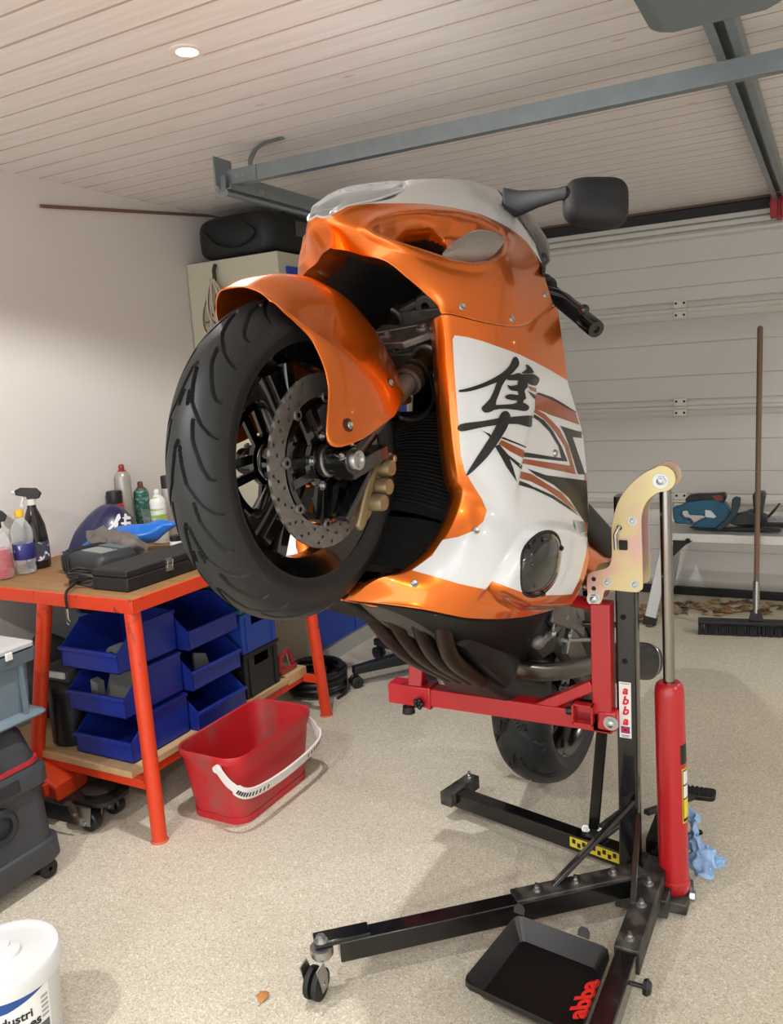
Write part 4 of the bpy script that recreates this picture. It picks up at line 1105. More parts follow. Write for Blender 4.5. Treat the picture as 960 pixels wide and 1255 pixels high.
# ================================================================== LIFT STAND
lift = thing('motorcycle_lift', 'black and red hydraulic lift stand with gold plates holding the motorcycle up', 'lift stand', (-.45, 2.03, 0))
redp = mat('lift_red', (176, 22, 30), .32, coat=.35, noise=.05)
goldp = mat('passivated_gold', (206, 192, 142), .42, .45, noise=.1, nscale=9, rgb2=(208, 168, 158), thr=(.42, .62))
chrome = mat('piston_chrome', (150, 146, 142), .16, 1.0, noise=.05)
def lp(mb, name, m, parent=None, **k): return mb.build(name, m, parent or lift, **k)
YF = 1.98
# upright post
mb = MB(); mb.prism(rrect(.050, .052, .006, 3), (-.4455, 2.031, .03), (1, 0, 0), (0, 1, 0), 1.04)
post = lp(mb, 'upright_post', blackpaint, smooth=40)
for u, v in ((764, 756), (766, 810)):
    p = atY(u, v, 2.004); mb = MB(); mb.cyl(p, p + Vector((0, .003, 0)), .0072, n=18); lp(mb, 'post_hole_shade', mat('hole_dark', (4, 4, 4), .9), post)  # black disc on the uncut post, the hole's shade as colour
# sticker with the maker's word, letters stacked down the post
a = atY(766.5, 870, 2.0036); stw = mat('sticker_white', (232, 228, 226), .4); stred = mat('sticker_red', (206, 28, 40), .4); stblue = mat('sticker_blue', (44, 52, 130), .4); stgrey = mat('sticker_grey', (120, 120, 126), .5)
mb = MB(); mb.box((a.x, 2.0042, a.z), (.030, .0008, .150)); sk = lp(mb, 'sticker', stw, post)
mb = MB()
for i, ch in enumerate('abba'): put_text(mb, ch, .031, (a.x, 2.0034, a.z + .053 - i * .0275), (1, 0, 0), (0, 0, 1), bold=.0012, shear=.25)
lp(mb, 'sticker_lettering', stred, sk)
mb = MB(); mb.box((a.x, 2.0033, a.z - .053), (.022, .0006, .018)); lp(mb, 'sticker_flag', stblue, sk)
mb = MB(); 
for an, w in ((0, .004), (PI / 2, .004), (.68, .0022), (-.68, .0022)): mb.box((a.x, 2.0028, a.z - .053), (.022 if abs(an) < 1 else .018, .0004, w), R=RY(an))
lp(mb, 'flag_cross', stred, sk)
mb = MB(); mb.box((a.x, 2.0033, a.z - .068), (.022, .0006, .002)); mb.box((a.x, 2.0033, a.z - .0715), (.018, .0006, .0015)); mb.box((a.x, 2.0033, a.z + .071), (.022, .0006, .0015)); lp(mb, 'sticker_small_print', stgrey, sk)
# gold hook plates
def gz(L): return [(680 + x / 3.586, 550 + y / 3.586) for x, y in L]
PL = gz([(440, 82), (465, 71), (498, 78), (524, 102), (532, 140), (517, 170), (490, 186), (458, 191), (425, 212), (398, 245), (384, 290), (382, 360), (386, 480), (388, 600), (378, 622), (350, 630), (240, 620), (218, 628), (210, 660), (192, 688), (165, 684), (147, 660), (141, 580), (150, 548), (170, 537), (215, 526), (240, 510), (250, 470), (249, 400), (250, 340), (262, 280), (288, 212), (335, 152), (390, 106)])
pts = [atY(u, v, 1.984) for u, v in PL]
PP = [(p.x, p.z) for p in pts]
PPs = [(float(p[0]), float(p[1])) for p in smooth_curve([np.array(p) for p in PP], 34 * 3, closed=True)]
def gplate(y): mb = MB(); mb.prism(PPs, (0, y, 0), (1, 0, 0), (0, 0, 1), -.006); return lp(mb, 'hook_plate', goldp, bevel=.0012, smooth=40)
pl1 = gplate(1.984); pl2 = gplate(2.070)
def onp(x, y): u, v = gz([(x, y)])[0]; return atY(u, v, 1.984)
for x, y, r in ((466, 140, .0125), (342, 315, .008), (232, 585, .008), (352, 595, .008), (172, 658, .012)):
    p = onp(x, y); mb = MB(); hexbolt(mb, p, (0, -1, 0), r, r * .65); lp(mb, 'bolt', zinc, pl1)
    mb = MB(); mb.cyl((p.x, 1.99, p.z), (p.x, 2.076, p.z), r * .62, n=16); lp(mb, 'bolt_shank', zinc, pl1)
    mb = MB(); hexbolt(mb, Vector((p.x, 2.076, p.z)), (0, 1, 0), r, r * .65); lp(mb, 'bolt', zinc, pl2)
for x, y, r in ((172, 571, .0058), (172, 612, .0058), (284, 345, .0068)):
    p = onp(x, y); mb = MB(); mb.cyl(p + Vector((0, -.0006, 0)), p + Vector((0, .002, 0)), r, n=18); lp(mb, 'plate_hole_shade', mat('hole_brown', (40, 24, 10), .8), pl1)  # dark disc on the solid plate, shade inside the hole painted on
a, b, c = onp(287, 340), onp(272, 372), onp(276, 436)
mb = MB(); mb.tube([a + Vector((0, .0, 0)), a + Vector((0, -.012, 0)), a * .5 + b * .5 + Vector((0, -.017, 0)), b + Vector((0, -.017, 0)), c + Vector((0, -.016, 0))], .0042, n=10); lp(mb, 'locking_pin', zinc, pl1)
a = onp(303, 421); mb = MB(); mb.box(a + Vector((0, -.003, 0)), (.020, .006, .024)); lp(mb, 'pin_catch', darkmetal, pl1, bevel=.002)
# hydraulic ram
RY0 = 2.03
r0 = atY(815.5, 586, RY0); r1 = atY(820.5, 836, RY0); r2 = atY(826.5, 1088, RY0)
mb = MB(); mb.cyl(r0 + Vector((0, -.034, 0)), r0 + Vector((0, .034, 0)), .020, n=24); mb.cyl(r0, r1, .0142, n=28); rod = lp(mb, 'piston_rod', chrome, smooth=50)
d = (r2 - r1).normalized(); Lc = (r2 - r1).length
mb = MB(); mb.lathe([(.015, -.002), (.026, -.002), (.032, .004), (.0355, .018), (.0362, .03), (.0372, Lc - .035), (.0405, Lc - .032), (.0405, Lc - .008), (.036, Lc), (.0001, Lc)], r1, d, n=40); cy = lp(mb, 'ram_cylinder', redp, smooth=35)
mb = MB(); mb.lathe([(.024, .006), (.0335, .0075), (.034, .010)], r1, d, n=40); lp(mb, 'cylinder_collar', redp, cy)
mb = MB(); mb.box(r2 + Vector((-.012, 0, -.012)), (.008, .05, .05)); mb.box(r2 + Vector((.012, 0, -.012)), (.008, .05, .05)); lp(mb, 'ram_clevis', redp, cy, bevel=.002)
mb = MB(); mb.cyl((-.40, r2.y, .026), (-.285, r2.y, .026), .008, n=14); hexbolt(mb, (-.295, r2.y, .026), (1, 0, 0), .014, .012); lp(mb, 'clevis_bolt', zinc, cy)
def wrap(mb, t0, t1, a0, a1, off):
    x, y, z = frame(d, (0, 0, 1) if abs(d.z) < .9 else (1, 0, 0)); g = []
    for i in range(2):
        t = (t0, t1)[i]; rr = .0362 + .001 * t + off
        g.append([r1 + d * (Lc * t) + Vector((math.cos(math.radians(q)), math.sin(math.radians(q)), 0)) * rr for q in np.linspace(a0, a1, 14)])
    mb.grid(g)
mb = MB(); wrap(mb, .272, .362, -42, 20, .0006); lp(mb, 'cylinder_sticker', mat('sticker_black', (18, 18, 18), .45), cy, smooth=180)
yel = mat('label_yellow', (226, 206, 50), .5)
mb = MB(); wrap(mb, .385, .645, -38, 20, .0006); wl = lp(mb, 'warning_label', yel, cy, smooth=180)
mb = MB(); wrap(mb, .392, .638, -35, 16, .0010); lp(mb, 'label_field', mat('label_black', (24, 22, 20), .5), wl, smooth=180)
mb = MB(); wrap(mb, .398, .46, -32, 12, .0014); wrap(mb, .468, .525, -32, 12, .0014); lp(mb, 'label_text_block', stw, wl, smooth=180)
mb = MB(); wrap(mb, .532, .622, -32, 12, .0014); lp(mb, 'label_warning_block', yel, wl, smooth=180)
# red cradle
zc = .487
mb = MB(); mb.bar((-1.0, YF + .025, zc), (-.478, YF + .025, zc), .050, .052); bar = lp(mb, 'cradle_bar', redp, bevel=.003)
mb = MB(); mb.bar((-1.125, YF + .028, zc - .002), (-.99, YF + .028, zc - .002), .058, .060); mb.bar((-1.0, YF + .028, zc - .002), (-.988, YF + .028, zc - .002), .064, .065); lp(mb, 'cradle_sleeve', redp, bevel=.003)
mb = MB(); mb.bar((-1.043, YF + .03, zc + .02), (-1.03, YF + .085, .80), .044, .044, up=(0, 1, 0)); mb.cyl((-1.03, YF + .085, .80), (-.985, YF + .085, .80), .016, n=18); lp(mb, 'cradle_upright', redp, bevel=.003)
mb = MB(); mb.bar((-.5025, YF + .025, zc - .028), (-.5025, YF + .025, .802), .050, .050, up=(0, 1, 0)); up_ = lp(mb, 'cradle_upright', redp, bevel=.003)
mb = MB(); mb.cyl((-.50, YF + .03, .788), (-.62, YF + .075, .788), .017, n=20); lp(mb, 'pivot_arm', redp, smooth=50)
p0 = atY(655, 868, YF + .02); p1 = atY(728, 838, YF + .02); mb = MB(); mb.bar(p0, p1 + Vector((.0, 0, .0)), .030, .034, up=(0, 1, 0)); lp(mb, 'cradle_brace', redp, bevel=.003)
tc = atY(713.5, 876, YF - .022); w = .027
mb = MB()
for dx, dz, sx, sz in ((-w + .002, 0, .004, 2 * w), (w - .002, 0, .004, 2 * w), (0, w - .002, 2 * w, .004), (0, -w + .002, 2 * w, .004)): mb.box((tc.x + dx, YF - .0, tc.z + dz), (sx, .045, sz))
mb.box((tc.x, YF + .01, tc.z), (2 * w, .02, 2 * w)); lp(mb, 'receiver_tube', redp)
mb = MB(); mb.lathe([(.004, 0), (.010, .002), (.012, .010), (.010, .018), (.0001, .019)], (tc.x - w, YF - .005, tc.z), (-1, 0, 0), n=8); lp(mb, 'clamp_knob', blackplastic)
tb = atY(749, 886, YF - .004); mb = MB(); mb.box((tb.x - .012, YF + .018, tb.z + .002), (.052, .040, .056)); lp(mb, 'hinge_tab', redp, bevel=.008)
mb = MB(); hexbolt(mb, (tb.x, YF - .004, tb.z), (0, -1, 0), .013, .010); lp(mb, 'hinge_bolt', zinc)
kb = atY(513, 862, YF - .012); mb = MB()
for i in range(5): an = 2 * PI * i / 5; mb.ball(kb + Vector((.011 * math.cos(an), 0, .011 * math.sin(an))), .007, n=6)
mb.cyl(kb, kb + Vector((0, .02, 0)), .009); lp(mb, 'star_knob', blackplastic)
kb = atY(501, 868, YF + .01); mb = MB(); mb.cyl(kb + Vector((0, 0, -.012)), kb + Vector((0, 0, .008)), .019, .017, n=20); mb.cyl(kb + Vector((0, 0, .008)), kb + Vector((0, 0, .028)), .006); lp(mb, 'rubber_foot', rubber)
# base: legs, castor, struts
def tubebar(name, p0, p1, w, h, up=(0, 0, 1), m=blackpaint, bev=.003): mb = MB(); mb.bar(p0, p1, w, h, up=up); return lp(mb, name, m, bevel=bev)
dusty = mat('dusty_black', (30, 30, 30), .5, noise=.3, nscale=22, rgb2=(84, 80, 74), thr=(.45, .7))
leg1 = tubebar('base_leg', (-.42, 1.93, .092), (-.985, 1.425, .092), .046, .052)
tubebar('leg_sleeve', (-.66, 1.716, .123), (-.40, 1.948, .123), .052, .010, m=dusty)
tubebar('castor_arm', (-.93, 1.474, .120), (-1.028, 1.387, .120), .044, .014)
dr = Vector((-.985 + .42, 1.425 - 1.93, 0)).normalized()
for t in (.07, .16, .25): 
    p = Vector((-.40, 1.948, .128)) + dr * (t * 1.15); mb = MB(); hexbolt(mb, p, (0, 0, 1), .009, .008); mb.cyl(p, p + Vector((0, 0, .018)), .0045, n=10); lp(mb, 'leg_bolt', zinc)
cp = Vector((-1.008, 1.388, 0)); mb = MB(); mb.cyl(cp + Vector((0, 0, .112)), cp + Vector((0, 0, .095)), .027, n=24); mb.cyl(cp + Vector((0, 0, .097)), cp + Vector((0, 0, .088)), .022, n=24)
wc = cp + Vector((-.004, -.026, .036)); ad = Vector((.97, .08, 0)).normalized()
for s in (-1, 1): mb.prism([(-.014, -.012), (.012, -.012), (.030, .055), (.0, .058), (-.016, .02)], wc + ad * (.0215 * s), Vector((-ad.y, ad.x, 0)) * -1, (0, 0, 1), .003, both=True)
mb.cyl(wc - ad * .025, wc + ad * .025, .006); cs = lp(mb, 'castor_fork', zinc, smooth=40)
for s in (-1, 1):
    mb = MB(); mb.lathe([(.006, -.008), (.026, -.008), (.035, -.006), (.036, 0), (.035, .006), (.026, .008), (.006, .008)], wc + ad * (.0105 * s), ad, n=32); lp(mb, 'castor_wheel', rubber, cs, smooth=40)
hexm = MB(); hexbolt(hexm, cp + Vector((0, 0, .127)), (0, 0, 1), .011, .012); lp(hexm, 'castor_nut', zinc)
leg2 = tubebar('base_leg', (-.378, 1.955, .072), (-.378, 1.20, .072), .046, .050)
tubebar('leg_sleeve', (-.378, 2.05, .074), (-.378, 1.665, .074), .056, .060, m=dusty)
for y in (1.70, 1.83, 1.92): mb = MB(); p = Vector((-.378, y, .104)); hexbolt(mb, p, (0, 0, 1), .009, .008); mb.cyl(p, p + Vector((0, 0, .018)), .0045, n=10); lp(mb, 'leg_bolt', zinc)
mb = MB(); p = Vector((-.354, 1.60, .074)); mb.cyl(p, p + Vector((.028, 0, 0)), .005); mb.lathe([(.006, .024), (.016, .026), (.019, .034), (.012, .042), (.0001, .043)], p, (1, 0, 0), n=7); lp(mb, 'clamp_knob', blackplastic, leg2)
mb = MB(); mb.box((-.40, 2.03, .036), (.13, .20, .05)); mb.box((-.345, 2.03, .02), (.10, .12, .03)); lp(mb, 'hub_plate', dusty, bevel=.004)
arm = tubebar('base_arm', (-.44, 2.075, .062), (-1.045, 2.215, .062), .048, .048)
tubebar('arm_foot', (-1.047, 2.165, .070), (-1.012, 2.315, .070), .044, .044, m=dusty)
mb = MB(); p = Vector((-1.018, 2.29, .092)); hexbolt(mb, p, (0, 0, 1), .010, .008); mb.cyl((p.x, p.y, 0), p + Vector((0, 0, .02)), .005); mb.cyl((p.x, p.y, .0), (p.x, p.y, .012), .014); lp(mb, 'levelling_bolt', zinc)
tubebar('arm_plate', (-.56, 2.09, .092), (-.50, 2.27, .092), .05, .012, m=dusty)
mb = MB(); dv = Vector((-.605, .14, 0)).normalized(); nb = Vector((-dv.y, dv.x, 0)); nb = nb if nb.y < 0 else -nb; c0 = Vector((-.55, 2.1005, .066)) + nb * .0243
e = dv * -1; mb.prism(rrect(.15, .030, .003), c0 + nb * .0005, e, (0, 0, 1), .0008); yl = lp(mb, 'yellow_label', yel, arm)
mb = MB()
for k in range(9): mb.box(c0 + nb * .0016 + e * (-.062 + k * .0155) + Vector((0, 0, .004 * (-1) ** k)), (.010, .0008, .013), R=RZ(math.atan2(e.y, e.x)))
lp(mb, 'label_print', mat('label_black', (24, 22, 20), .5), yl)
tubebar('support_strut', (-.515, 2.035, .455), (-.572, 2.135, .085), .030, .010, up=(0, 1, 0))
mb = MB()
for dx in (-.02, .02): hexbolt(mb, Vector((-.572 + dx, 2.128, .092)), (0, -1, .4), .008, .008)
lp(mb, 'strut_bolt', zinc)
tubebar('post_brace', (-.432, 2.0, .275), (-.60, 1.785, .105), .012, .038, up=(0, 1, 0))
tubebar('post_brace', (-.418, 2.0, .245), (-.398, 1.83, .10), .010, .016, up=(1, 0, 0))
# foot pump behind the ram
mb = MB(); mb.bar((-.43, 2.16, .16), (-.335, 2.36, .125), .018, .014); mb.prism(rrect(.085, .044, .012, 4), (-.318, 2.385, .118), (1, .15, 0), (0, 1, .2), .016); fp = lp(mb, 'foot_pedal', blackplastic, bevel=.002)
mb = MB()
for k in range(6): mb.bar((-.351 + k * .013, 2.369, .1325), (-.351 + k * .013 - .004, 2.401, .1388), .006, .003)
lp(mb, 'pedal_grip', rubber, fp)
mb = MB(); mb.box((-.395, 2.22, .045), (.07, .15, .09)); mb.cyl((-.395, 2.15, .07), (-.395, 2.10, .07), .014); mb.bar((-.36, 2.25, .05), (-.30, 2.29, .06), .014, .012); lp(mb, 'foot_pump', darkmetal, bevel=.004)
mb = MB(); mb.tube([Vector(p) for p in smooth_curve([(-.395, 2.12, .07), (-.39, 2.08, .09), (-.37, 2.07, .13), (-.36, 2.06, .15), (-.345, 2.05, .14)], 18)], .006, n=8); lp(mb, 'hydraulic_hose', rubber)
# ---- tool tray hooked over the legs
tray = thing('tool_tray', 'shallow black steel tool tray with red lettering between the front legs of the lift', 'tray', (-.54, 1.55, .05))
TLc, TRc, BLc, BRc = Vector((-.641, 1.682, 0)), Vector((-.410, 1.652, 0)), Vector((-.674, 1.428, 0)), Vector((-.410, 1.385, 0))
def tq(s, t): return (TLc * (1 - s) + TRc * s) * (1 - t) + (BLc * (1 - s) + BRc * s) * t
mb = MB(); zr, zb = .102, .060; r = .035
outer = [tq(0, 0), tq(1, 0), tq(1, 1), tq(0, 1)]; inner = [tq(.10, .10), tq(.90, .10), tq(.90, .90), tq(.10, .90)]
rings = [[p + Vector((0, 0, zr)) for p in outer], [p + Vector((0, 0, zb)) for p in inner], ]
def rr4(c, k): 
    out = []
    for i in range(4):
        p = c[i]; a = c[i - 1]; b = c[(i + 1) % 4]
        for q, w in ((a, 1), (b, 1)):
            pass
        out += [p + (a - p).normalized() * k, p + ((a - p).normalized() + (b - p).normalized()) * k * .3, p + (b - p).normalized() * k]
    return out
o_ = rr4(outer, .018); i_ = rr4(inner, .012)
secs = [[p + Vector((0, 0, zr - .012)) for p in o_], [p + Vector((0, 0, zr)) for p in o_], [p + Vector((0, 0, zb)) for p in i_]]
mb.grid(secs, cv=True); mb.add(secs[2], [tuple(range(12))])
tp = mb.build('tray_pan', mat('tray_black', (19, 19, 20), .38, noise=.2, nscale=40, bump=.05, bscale=300), tray, solid=.003, soff=0, smooth=40)
for t in (.02, .72):
    mb = MB()
    c = tq(t, 0) + Vector((0, .006, zr)); mb.prism([(-.014, 0), (.014, 0), (.014, .014), (.006, .022), (-.006, .022), (-.014, .014)], c, (1, -.17, 0), (0, .5, .8), .003)
    mb.build('hook_tab', blackpaint, tray)
a = tq(.962, .60) + Vector((.0, 0, .092)); ex = (tq(.95, .2) - tq(.95, .9)).normalized(); ey = Vector((-.9, 0, -.42)); ey -= ex * ey.dot(ex)
nrm = ex.cross(ey).normalized(); mb = MB(); put_text(mb, 'abba', .062, a - nrm * -.003 + Vector((-.006, 0, -.002)), ex, ey, bold=.0022); mb.build('lettering', mat('lettering_red', (226, 44, 36), .45, noise=.02), tray)

# ================================================================== WORKBENCH
ZT = .775
obp = mat('bench_orange', (212, 62, 26), .42, noise=.06, nscale=25, rgb2=(110, 44, 26), thr=(.62, .72))
ply = mat('plywood', (168, 128, 82), .6, noise=.15, stretch=(2, 14, 8), nscale=3, rgb2=(112, 80, 48))
pine = mat('pine_board', (206, 178, 134), .6, noise=.1, stretch=(14, 2, 8), nscale=3, rgb2=(178, 142, 96))
X0, X1, Y0, Y1 = -2.70, -1.862, 1.735, 2.78
bench = thing('workbench', 'orange steel workbench with plywood top and splayed tube legs against left wall', 'workbench', ((X0 + X1) / 2, (Y0 + Y1) / 2, 0))
mb = MB(); mb.box(((X0 + X1) / 2, (Y0 + Y1) / 2, ZT - .010), (X1 - X0 - .012, Y1 - Y0 - .012, .018)); mb.build('bench_top', ply, bench, bevel=.002)
mb = MB()
for (a, b) in (((X0, Y0), (X1, Y0)), ((X1, Y0), (X1, Y1)), ((X1, Y1), (X0, Y1)), ((X0, Y1), (X0, Y0))):
    a = Vector((*a, ZT - .0225)); b = Vector((*b, ZT - .0225)); mb.bar(a, b, .006, .045)
mb.build('bench_frame', obp, bench, bevel=.002)
LEGS = [((-1.884, 1.757, .74), (-1.836, 1.718, 0)), ((-1.90, 2.70, .74), (-1.862, 2.735, 0)), ((-2.275, 1.757, .74), (-2.42, 1.718, 0)), ((-2.60, 2.70, .74), (-2.655, 2.735, 0))]
for t, b in LEGS:
    t = Vector(t); b = Vector(b); mb = MB(); mb.cyl(b, t, .0235, .025, n=24); l = mb.build('leg', obp, bench, smooth=50)
    mb = MB(); mb.lathe([(.0235, .006), (.027, .003), (.029, 0), (.0001, 0)], b, (0, 0, 1), n=24); mb.build('foot', mat('foot_pink', (196, 96, 74), .6), l)
ZS = .205
mb = MB(); mb.box((-2.275, 2.16, ZS - .012), (.67, .86, .022)); mb.box((-2.275, 2.66, ZS - .012), (.67, .13, .040)); sh = mb.build('lower_shelf', pine, bench, bevel=.001)
mb = MB(); mb.bar((-2.63, 1.745, ZS - .038), (-1.86, 1.745, ZS - .038), .02, .03); mb.bar((-1.955, 1.76, ZS - .038), (-1.955, 2.72, ZS - .038), .02, .03); mb.bar((-2.63, 2.71, ZS - .038), (-1.87, 2.71, ZS - .038), .02, .03); mb.build('shelf_frame', obp, bench)
def at_top(u, v): return atZ(u, v, ZT)
# --- things on the bench
# black case with latch
cs = thing('instrument_case', 'long black case with a metal latch lying at the bench front edge', 'case', at_top(165, 705))
A, Bq, Cq, Dq = at_top(116, 728), at_top(161, 733), at_top(241, 700), at_top(190, 686)
fx = (Bq - A); fy = (Cq - Bq)
Rr_ = math.atan2(fy.y, fy.x) - PI / 2
Wc, Lc2 = .158, .42
cen = Vector((-2.018, 2.012, ZT))
m_case = mat('case_black', (26, 26, 28), .55, noise=.12, bump=.1, bscale=400)
mb = MB(); mb.box(cen + Vector((0, 0, .022)), (Wc, Lc2, .044)); mb.build('case_base', m_case, cs, bevel=.004)
mb = MB(); mb.box(cen + Vector((0, 0, .0565)), (Wc, Lc2, .023)); mb.build('case_lid', m_case, cs, bevel=.004)
mb = MB(); p = cen + Vector((Wc / 2 + .003, -.025, .045)); mb.box(p + Vector((0, 0, -.006)), (.006, .032, .022)); mb.box(p + Vector((0, 0, .016)), (.006, .026, .016)); mb.tube([p + Vector((.004, -.012, -.004)), p + Vector((.008, -.012, .02)), p + Vector((.008, .012, .02)), p + Vector((.004, .012, -.004))], .0022, n=6); mb.build('latch', zinc, cs)
# tester with cable
ts = thing('diagnostic_tester', 'grey and black ribbed handheld tester lying on bench beside black case', 'tester', at_top(108, 695))
g0 = Vector((-2.30, 2.02, ZT)); Rt = RZ(-.15)
mb = MB(); secs = []
for z, k in ((0, .94), (.015, 1), (.055, 1.0), (.072, .9), (.078, .78)): secs.append([g0 + Rt @ Vector((p[0] * k, p[1] * k, z)) for p in rrect(.25, .17, .03, 5)])
loft(mb, secs); mb.build('body', mat('tester_dark', (46, 50, 54), .5, noise=.1), ts, smooth=50)
mb = MB()
for k in (-.085, -.07, -.055): mb.tube([g0 + Rt @ Vector((k, -.088, .01)), g0 + Rt @ Vector((k, -.088, .055)), g0 + Rt @ Vector((k, -.07, .078)), g0 + Rt @ Vector((k, .07, .079)), g0 + Rt @ Vector((k, .088, .05))], .005, n=6)
mb.build('grip_rib', rubber, ts)
mb = MB(); mb.prism(rrect(.125, .07, .008), g0 + Rt @ Vector((.03, -.015, .0775)), Rt @ Vector((1, 0, 0)), Rt @ Vector((0, 1, 0)), .003); s_ = mb.build('screen', mat('tester_screen', (150, 156, 158), .25, noise=.3, nscale=30, coat=.6), ts)
mb = MB(); mb.prism(rrect(.18, .04, .006), g0 + Rt @ Vector((.0, .055, .0765)), Rt @ Vector((1, 0, 0)), Rt @ Vector((0, 1, 0)), .004); mb.build('top_strip', mat('tester_teal', (92, 108, 112), .5), ts)
mb = MB()
for k in range(7):
    c = at_top(98, 716) + Vector((.02, .01, .008 + .006 * k)); mb.tube([c + Vector(((.065 + .004 * math.sin(k * 2)) * math.cos(a), .04 * math.sin(a) + .004 * math.sin(k), .004 * math.sin(3 * a + k))) for a in np.linspace(0, 2 * PI, 28, endpoint=False)], .0042, n=6, closed=True)
e = Vector((-2.04, Y0 - .008, ZT)); mb.tube([Vector(p) for p in smooth_curve([at_top(98, 716) + Vector((.02, -.02, .02)), at_top(96, 722) + Vector((0, -.02, .018)), Vector((-2.13, Y0 - .012, ZT + .004)), Vector((-2.13, Y0 - .014, ZT - .05))], 16)], .005, n=6)
mb.build('cable', mat('cable_black', (22, 23, 25), .5), ts)
mb = MB(); mb.cyl((-2.13, Y0 - .014, ZT - .045), (-2.128, Y0 - .016, ZT - .08), .007, .005); mb.tube([(-2.128 + .008 * math.cos(a), Y0 - .016, ZT - .088 + .008 * math.sin(a)) for a in np.linspace(0, 2 * PI, 14, endpoint=False)], .002, n=6, closed=True); mb.build('cable_plug', steel, ts)
# navy seat cowl with white kanji
cw = thing('seat_cowl', 'navy blue motorcycle seat cowl with white kanji standing near the wall', 'seat cowl', (-2.56, 2.36, ZT))
navy = mat('navy_paint', (30, 34, 82), .3, coat=.7, noise=.05)
cp_ = [(57, 690, 2.22), (80, 668, 2.27), (104, 636, 2.33), (127, 618, 2.40), (148, 621, 2.46), (168, 643, 2.52), (180, 668, 2.56)]
spine = [atY(u, v, y) for u, v, y in cp_]
S_ = [Vector(p) for p in smooth_curve(spine, 40)]; g = []
for i, p in enumerate(S_):
    t = i / 39; w = .03 + .165 * math.sin(PI * min(1, t * .9 + .08)); row = []
    for a in np.linspace(-1.5, 1.5, 21):
        k_ = .55 if a > 0 else .12; q = p + Vector((w * math.sin(a) * k_, w * math.sin(a) * -k_ * .4, -(1 - math.cos(a)) * w * .95)); q.z = max(q.z, ZT + .001); row.append(q)
    g.append(row)
mb = MB(); mb.grid(g); cowl = mb.build('cowl_shell', navy, cw, solid=.003, soff=0, smooth=60)
MBt = MB(); MBt.grid(g); CT = BVHTree.FromPolygons([tuple(p) for p in MBt.v], MBt.f)
def wdecal(name, polys, m, tree, off, parent, step=2.0):
    mb = MB()
    for poly in polys:
        B = []
        for a, b in zip(poly, poly[1:] + poly[:1]):
            k = max(1, int(math.hypot(b[0] - a[0], b[1] - a[1]) / step))
            for i in range(k): B.append((a[0] + (b[0] - a[0]) * i / k, a[1] + (b[1] - a[1]) * i / k))
        n = len(B); V, _, F, *_r = delaunay_2d_cdt([Vector(p) for p in B], [(i, (i + 1) % n) for i in range(n)], [list(range(n))], 1, 1e-4); P3 = []
        for p in V:
            dd = ray(p.x, p.y).normalized(); l, n_, _i, _d = tree.ray_cast(CAMPOS, dd)
            if l is None:
                q = CAMPOS + dd * 3.3
                for _ in range(8): h_ = tree.find_nearest(q); q = CAMPOS + dd * (h_[0] - CAMPOS).dot(dd)
                l, n_ = h_[0], h_[1]
            if n_.dot(CAMPOS - l) < 0: n_ = -n_
            P3.append(l + n_ * off)
        mb.add(P3, [tuple(f) for f in F])
    return mb.build(name, m, parent, smooth=180)
def kz(L): return [(x / 4.364 + 40, y / 4.364 + 580) for x, y in L]
KW = [kz(L) for L in ([(398, 300), (432, 268), (452, 222), (464, 216), (470, 240), (440, 280), (410, 305)], [(440, 270), (458, 262), (452, 300), (440, 330), (428, 322)], [(476, 238), (500, 228), (520, 232), (522, 246), (490, 248)], [(490, 214), (502, 222), (496, 236), (486, 230)], [(486, 240), (498, 240), (500, 290), (488, 292)], [(470, 262), (520, 258), (524, 272), (474, 274)], [(462, 290), (530, 276), (532, 290), (470, 302)])]
wdecal('kanji_lettering', KW, mat('letter_white', (235, 235, 232), .5, noise=.02), CT, .004, cowl)
# blue plastic bag
def crumple(G, amp, sc, seed=0):
    from mathutils import noise as mn
    return [[p + Vector((mn.noise(p * sc + Vector((seed, 0, 0))), mn.noise(p * sc + Vector((0, seed + 5, 0))), mn.noise(p * sc + Vector((0, 0, seed + 9)))) ) * amp for p in r] for r in G]
def blob(mb, c, r, amp, sc, seed, n=30, flat=None):
    G = []
    for i in range(n + 1):
        t = PI * i / n; row = []
        for j in range(n * 2):
            a = PI * j / n; row.append(Vector((r[0] * math.sin(t) * math.cos(a), r[1] * math.sin(t) * math.sin(a), r[2] * math.cos(t))))
        G.append(row)
    G = crumple(G, amp, sc, seed); c = Vector(c)
    G = [[c + p for p in r_] for r_ in G]
    if flat is not None: G = [[Vector((p.x, p.y, max(p.z, flat))) for p in r_] for r_ in G]
    mb.grid(G, cv=True)
bluebag = mat('blue_film', (22, 110, 206), .22, coat=.5, noise=.12, nscale=14, rgb2=(90, 160, 225), thr=(.55, .8))
mb = MB(); c = atY(163, 655, 2.30); blob(mb, (0, 0, 0), (.20, .055, .030), .030, 9, 3); mb.xform(Matrix.Translation(c) @ Matrix.Rotation(-.22, 4, 'Y') @ Matrix.Rotation(.5, 4, 'Z'))
tag(mb.build('plastic_bag', bluebag, smooth=70), 'crumpled bright blue plastic bag lying against the navy seat cowl', 'bag')
ragm = mat('grey_rag', (118, 110, 106), .9, noise=.15, bump=.3, bscale=160)
def drape(rows, y, nu, nv, amp, sc, seed): return crumple(bicubic([[atY(u, v, yy) for (u, v, yy) in r] for r in rows], nu, nv), amp, sc, seed)
mb = MB(); rows = [[(104, 652, 2.20), (125, 645, 2.22), (148, 650, 2.2), (166, 655, 2.20), (182, 668, 2.20)], [(110, 664, 2.12), (130, 664, 2.14), (150, 662, 2.10), (168, 664, 2.12), (184, 680, 2.16)], [(126, 672, 2.04), (142, 676, 2.08), (154, 678, 2.08), (168, 688, 2.13), (180, 694, 2.16)]]
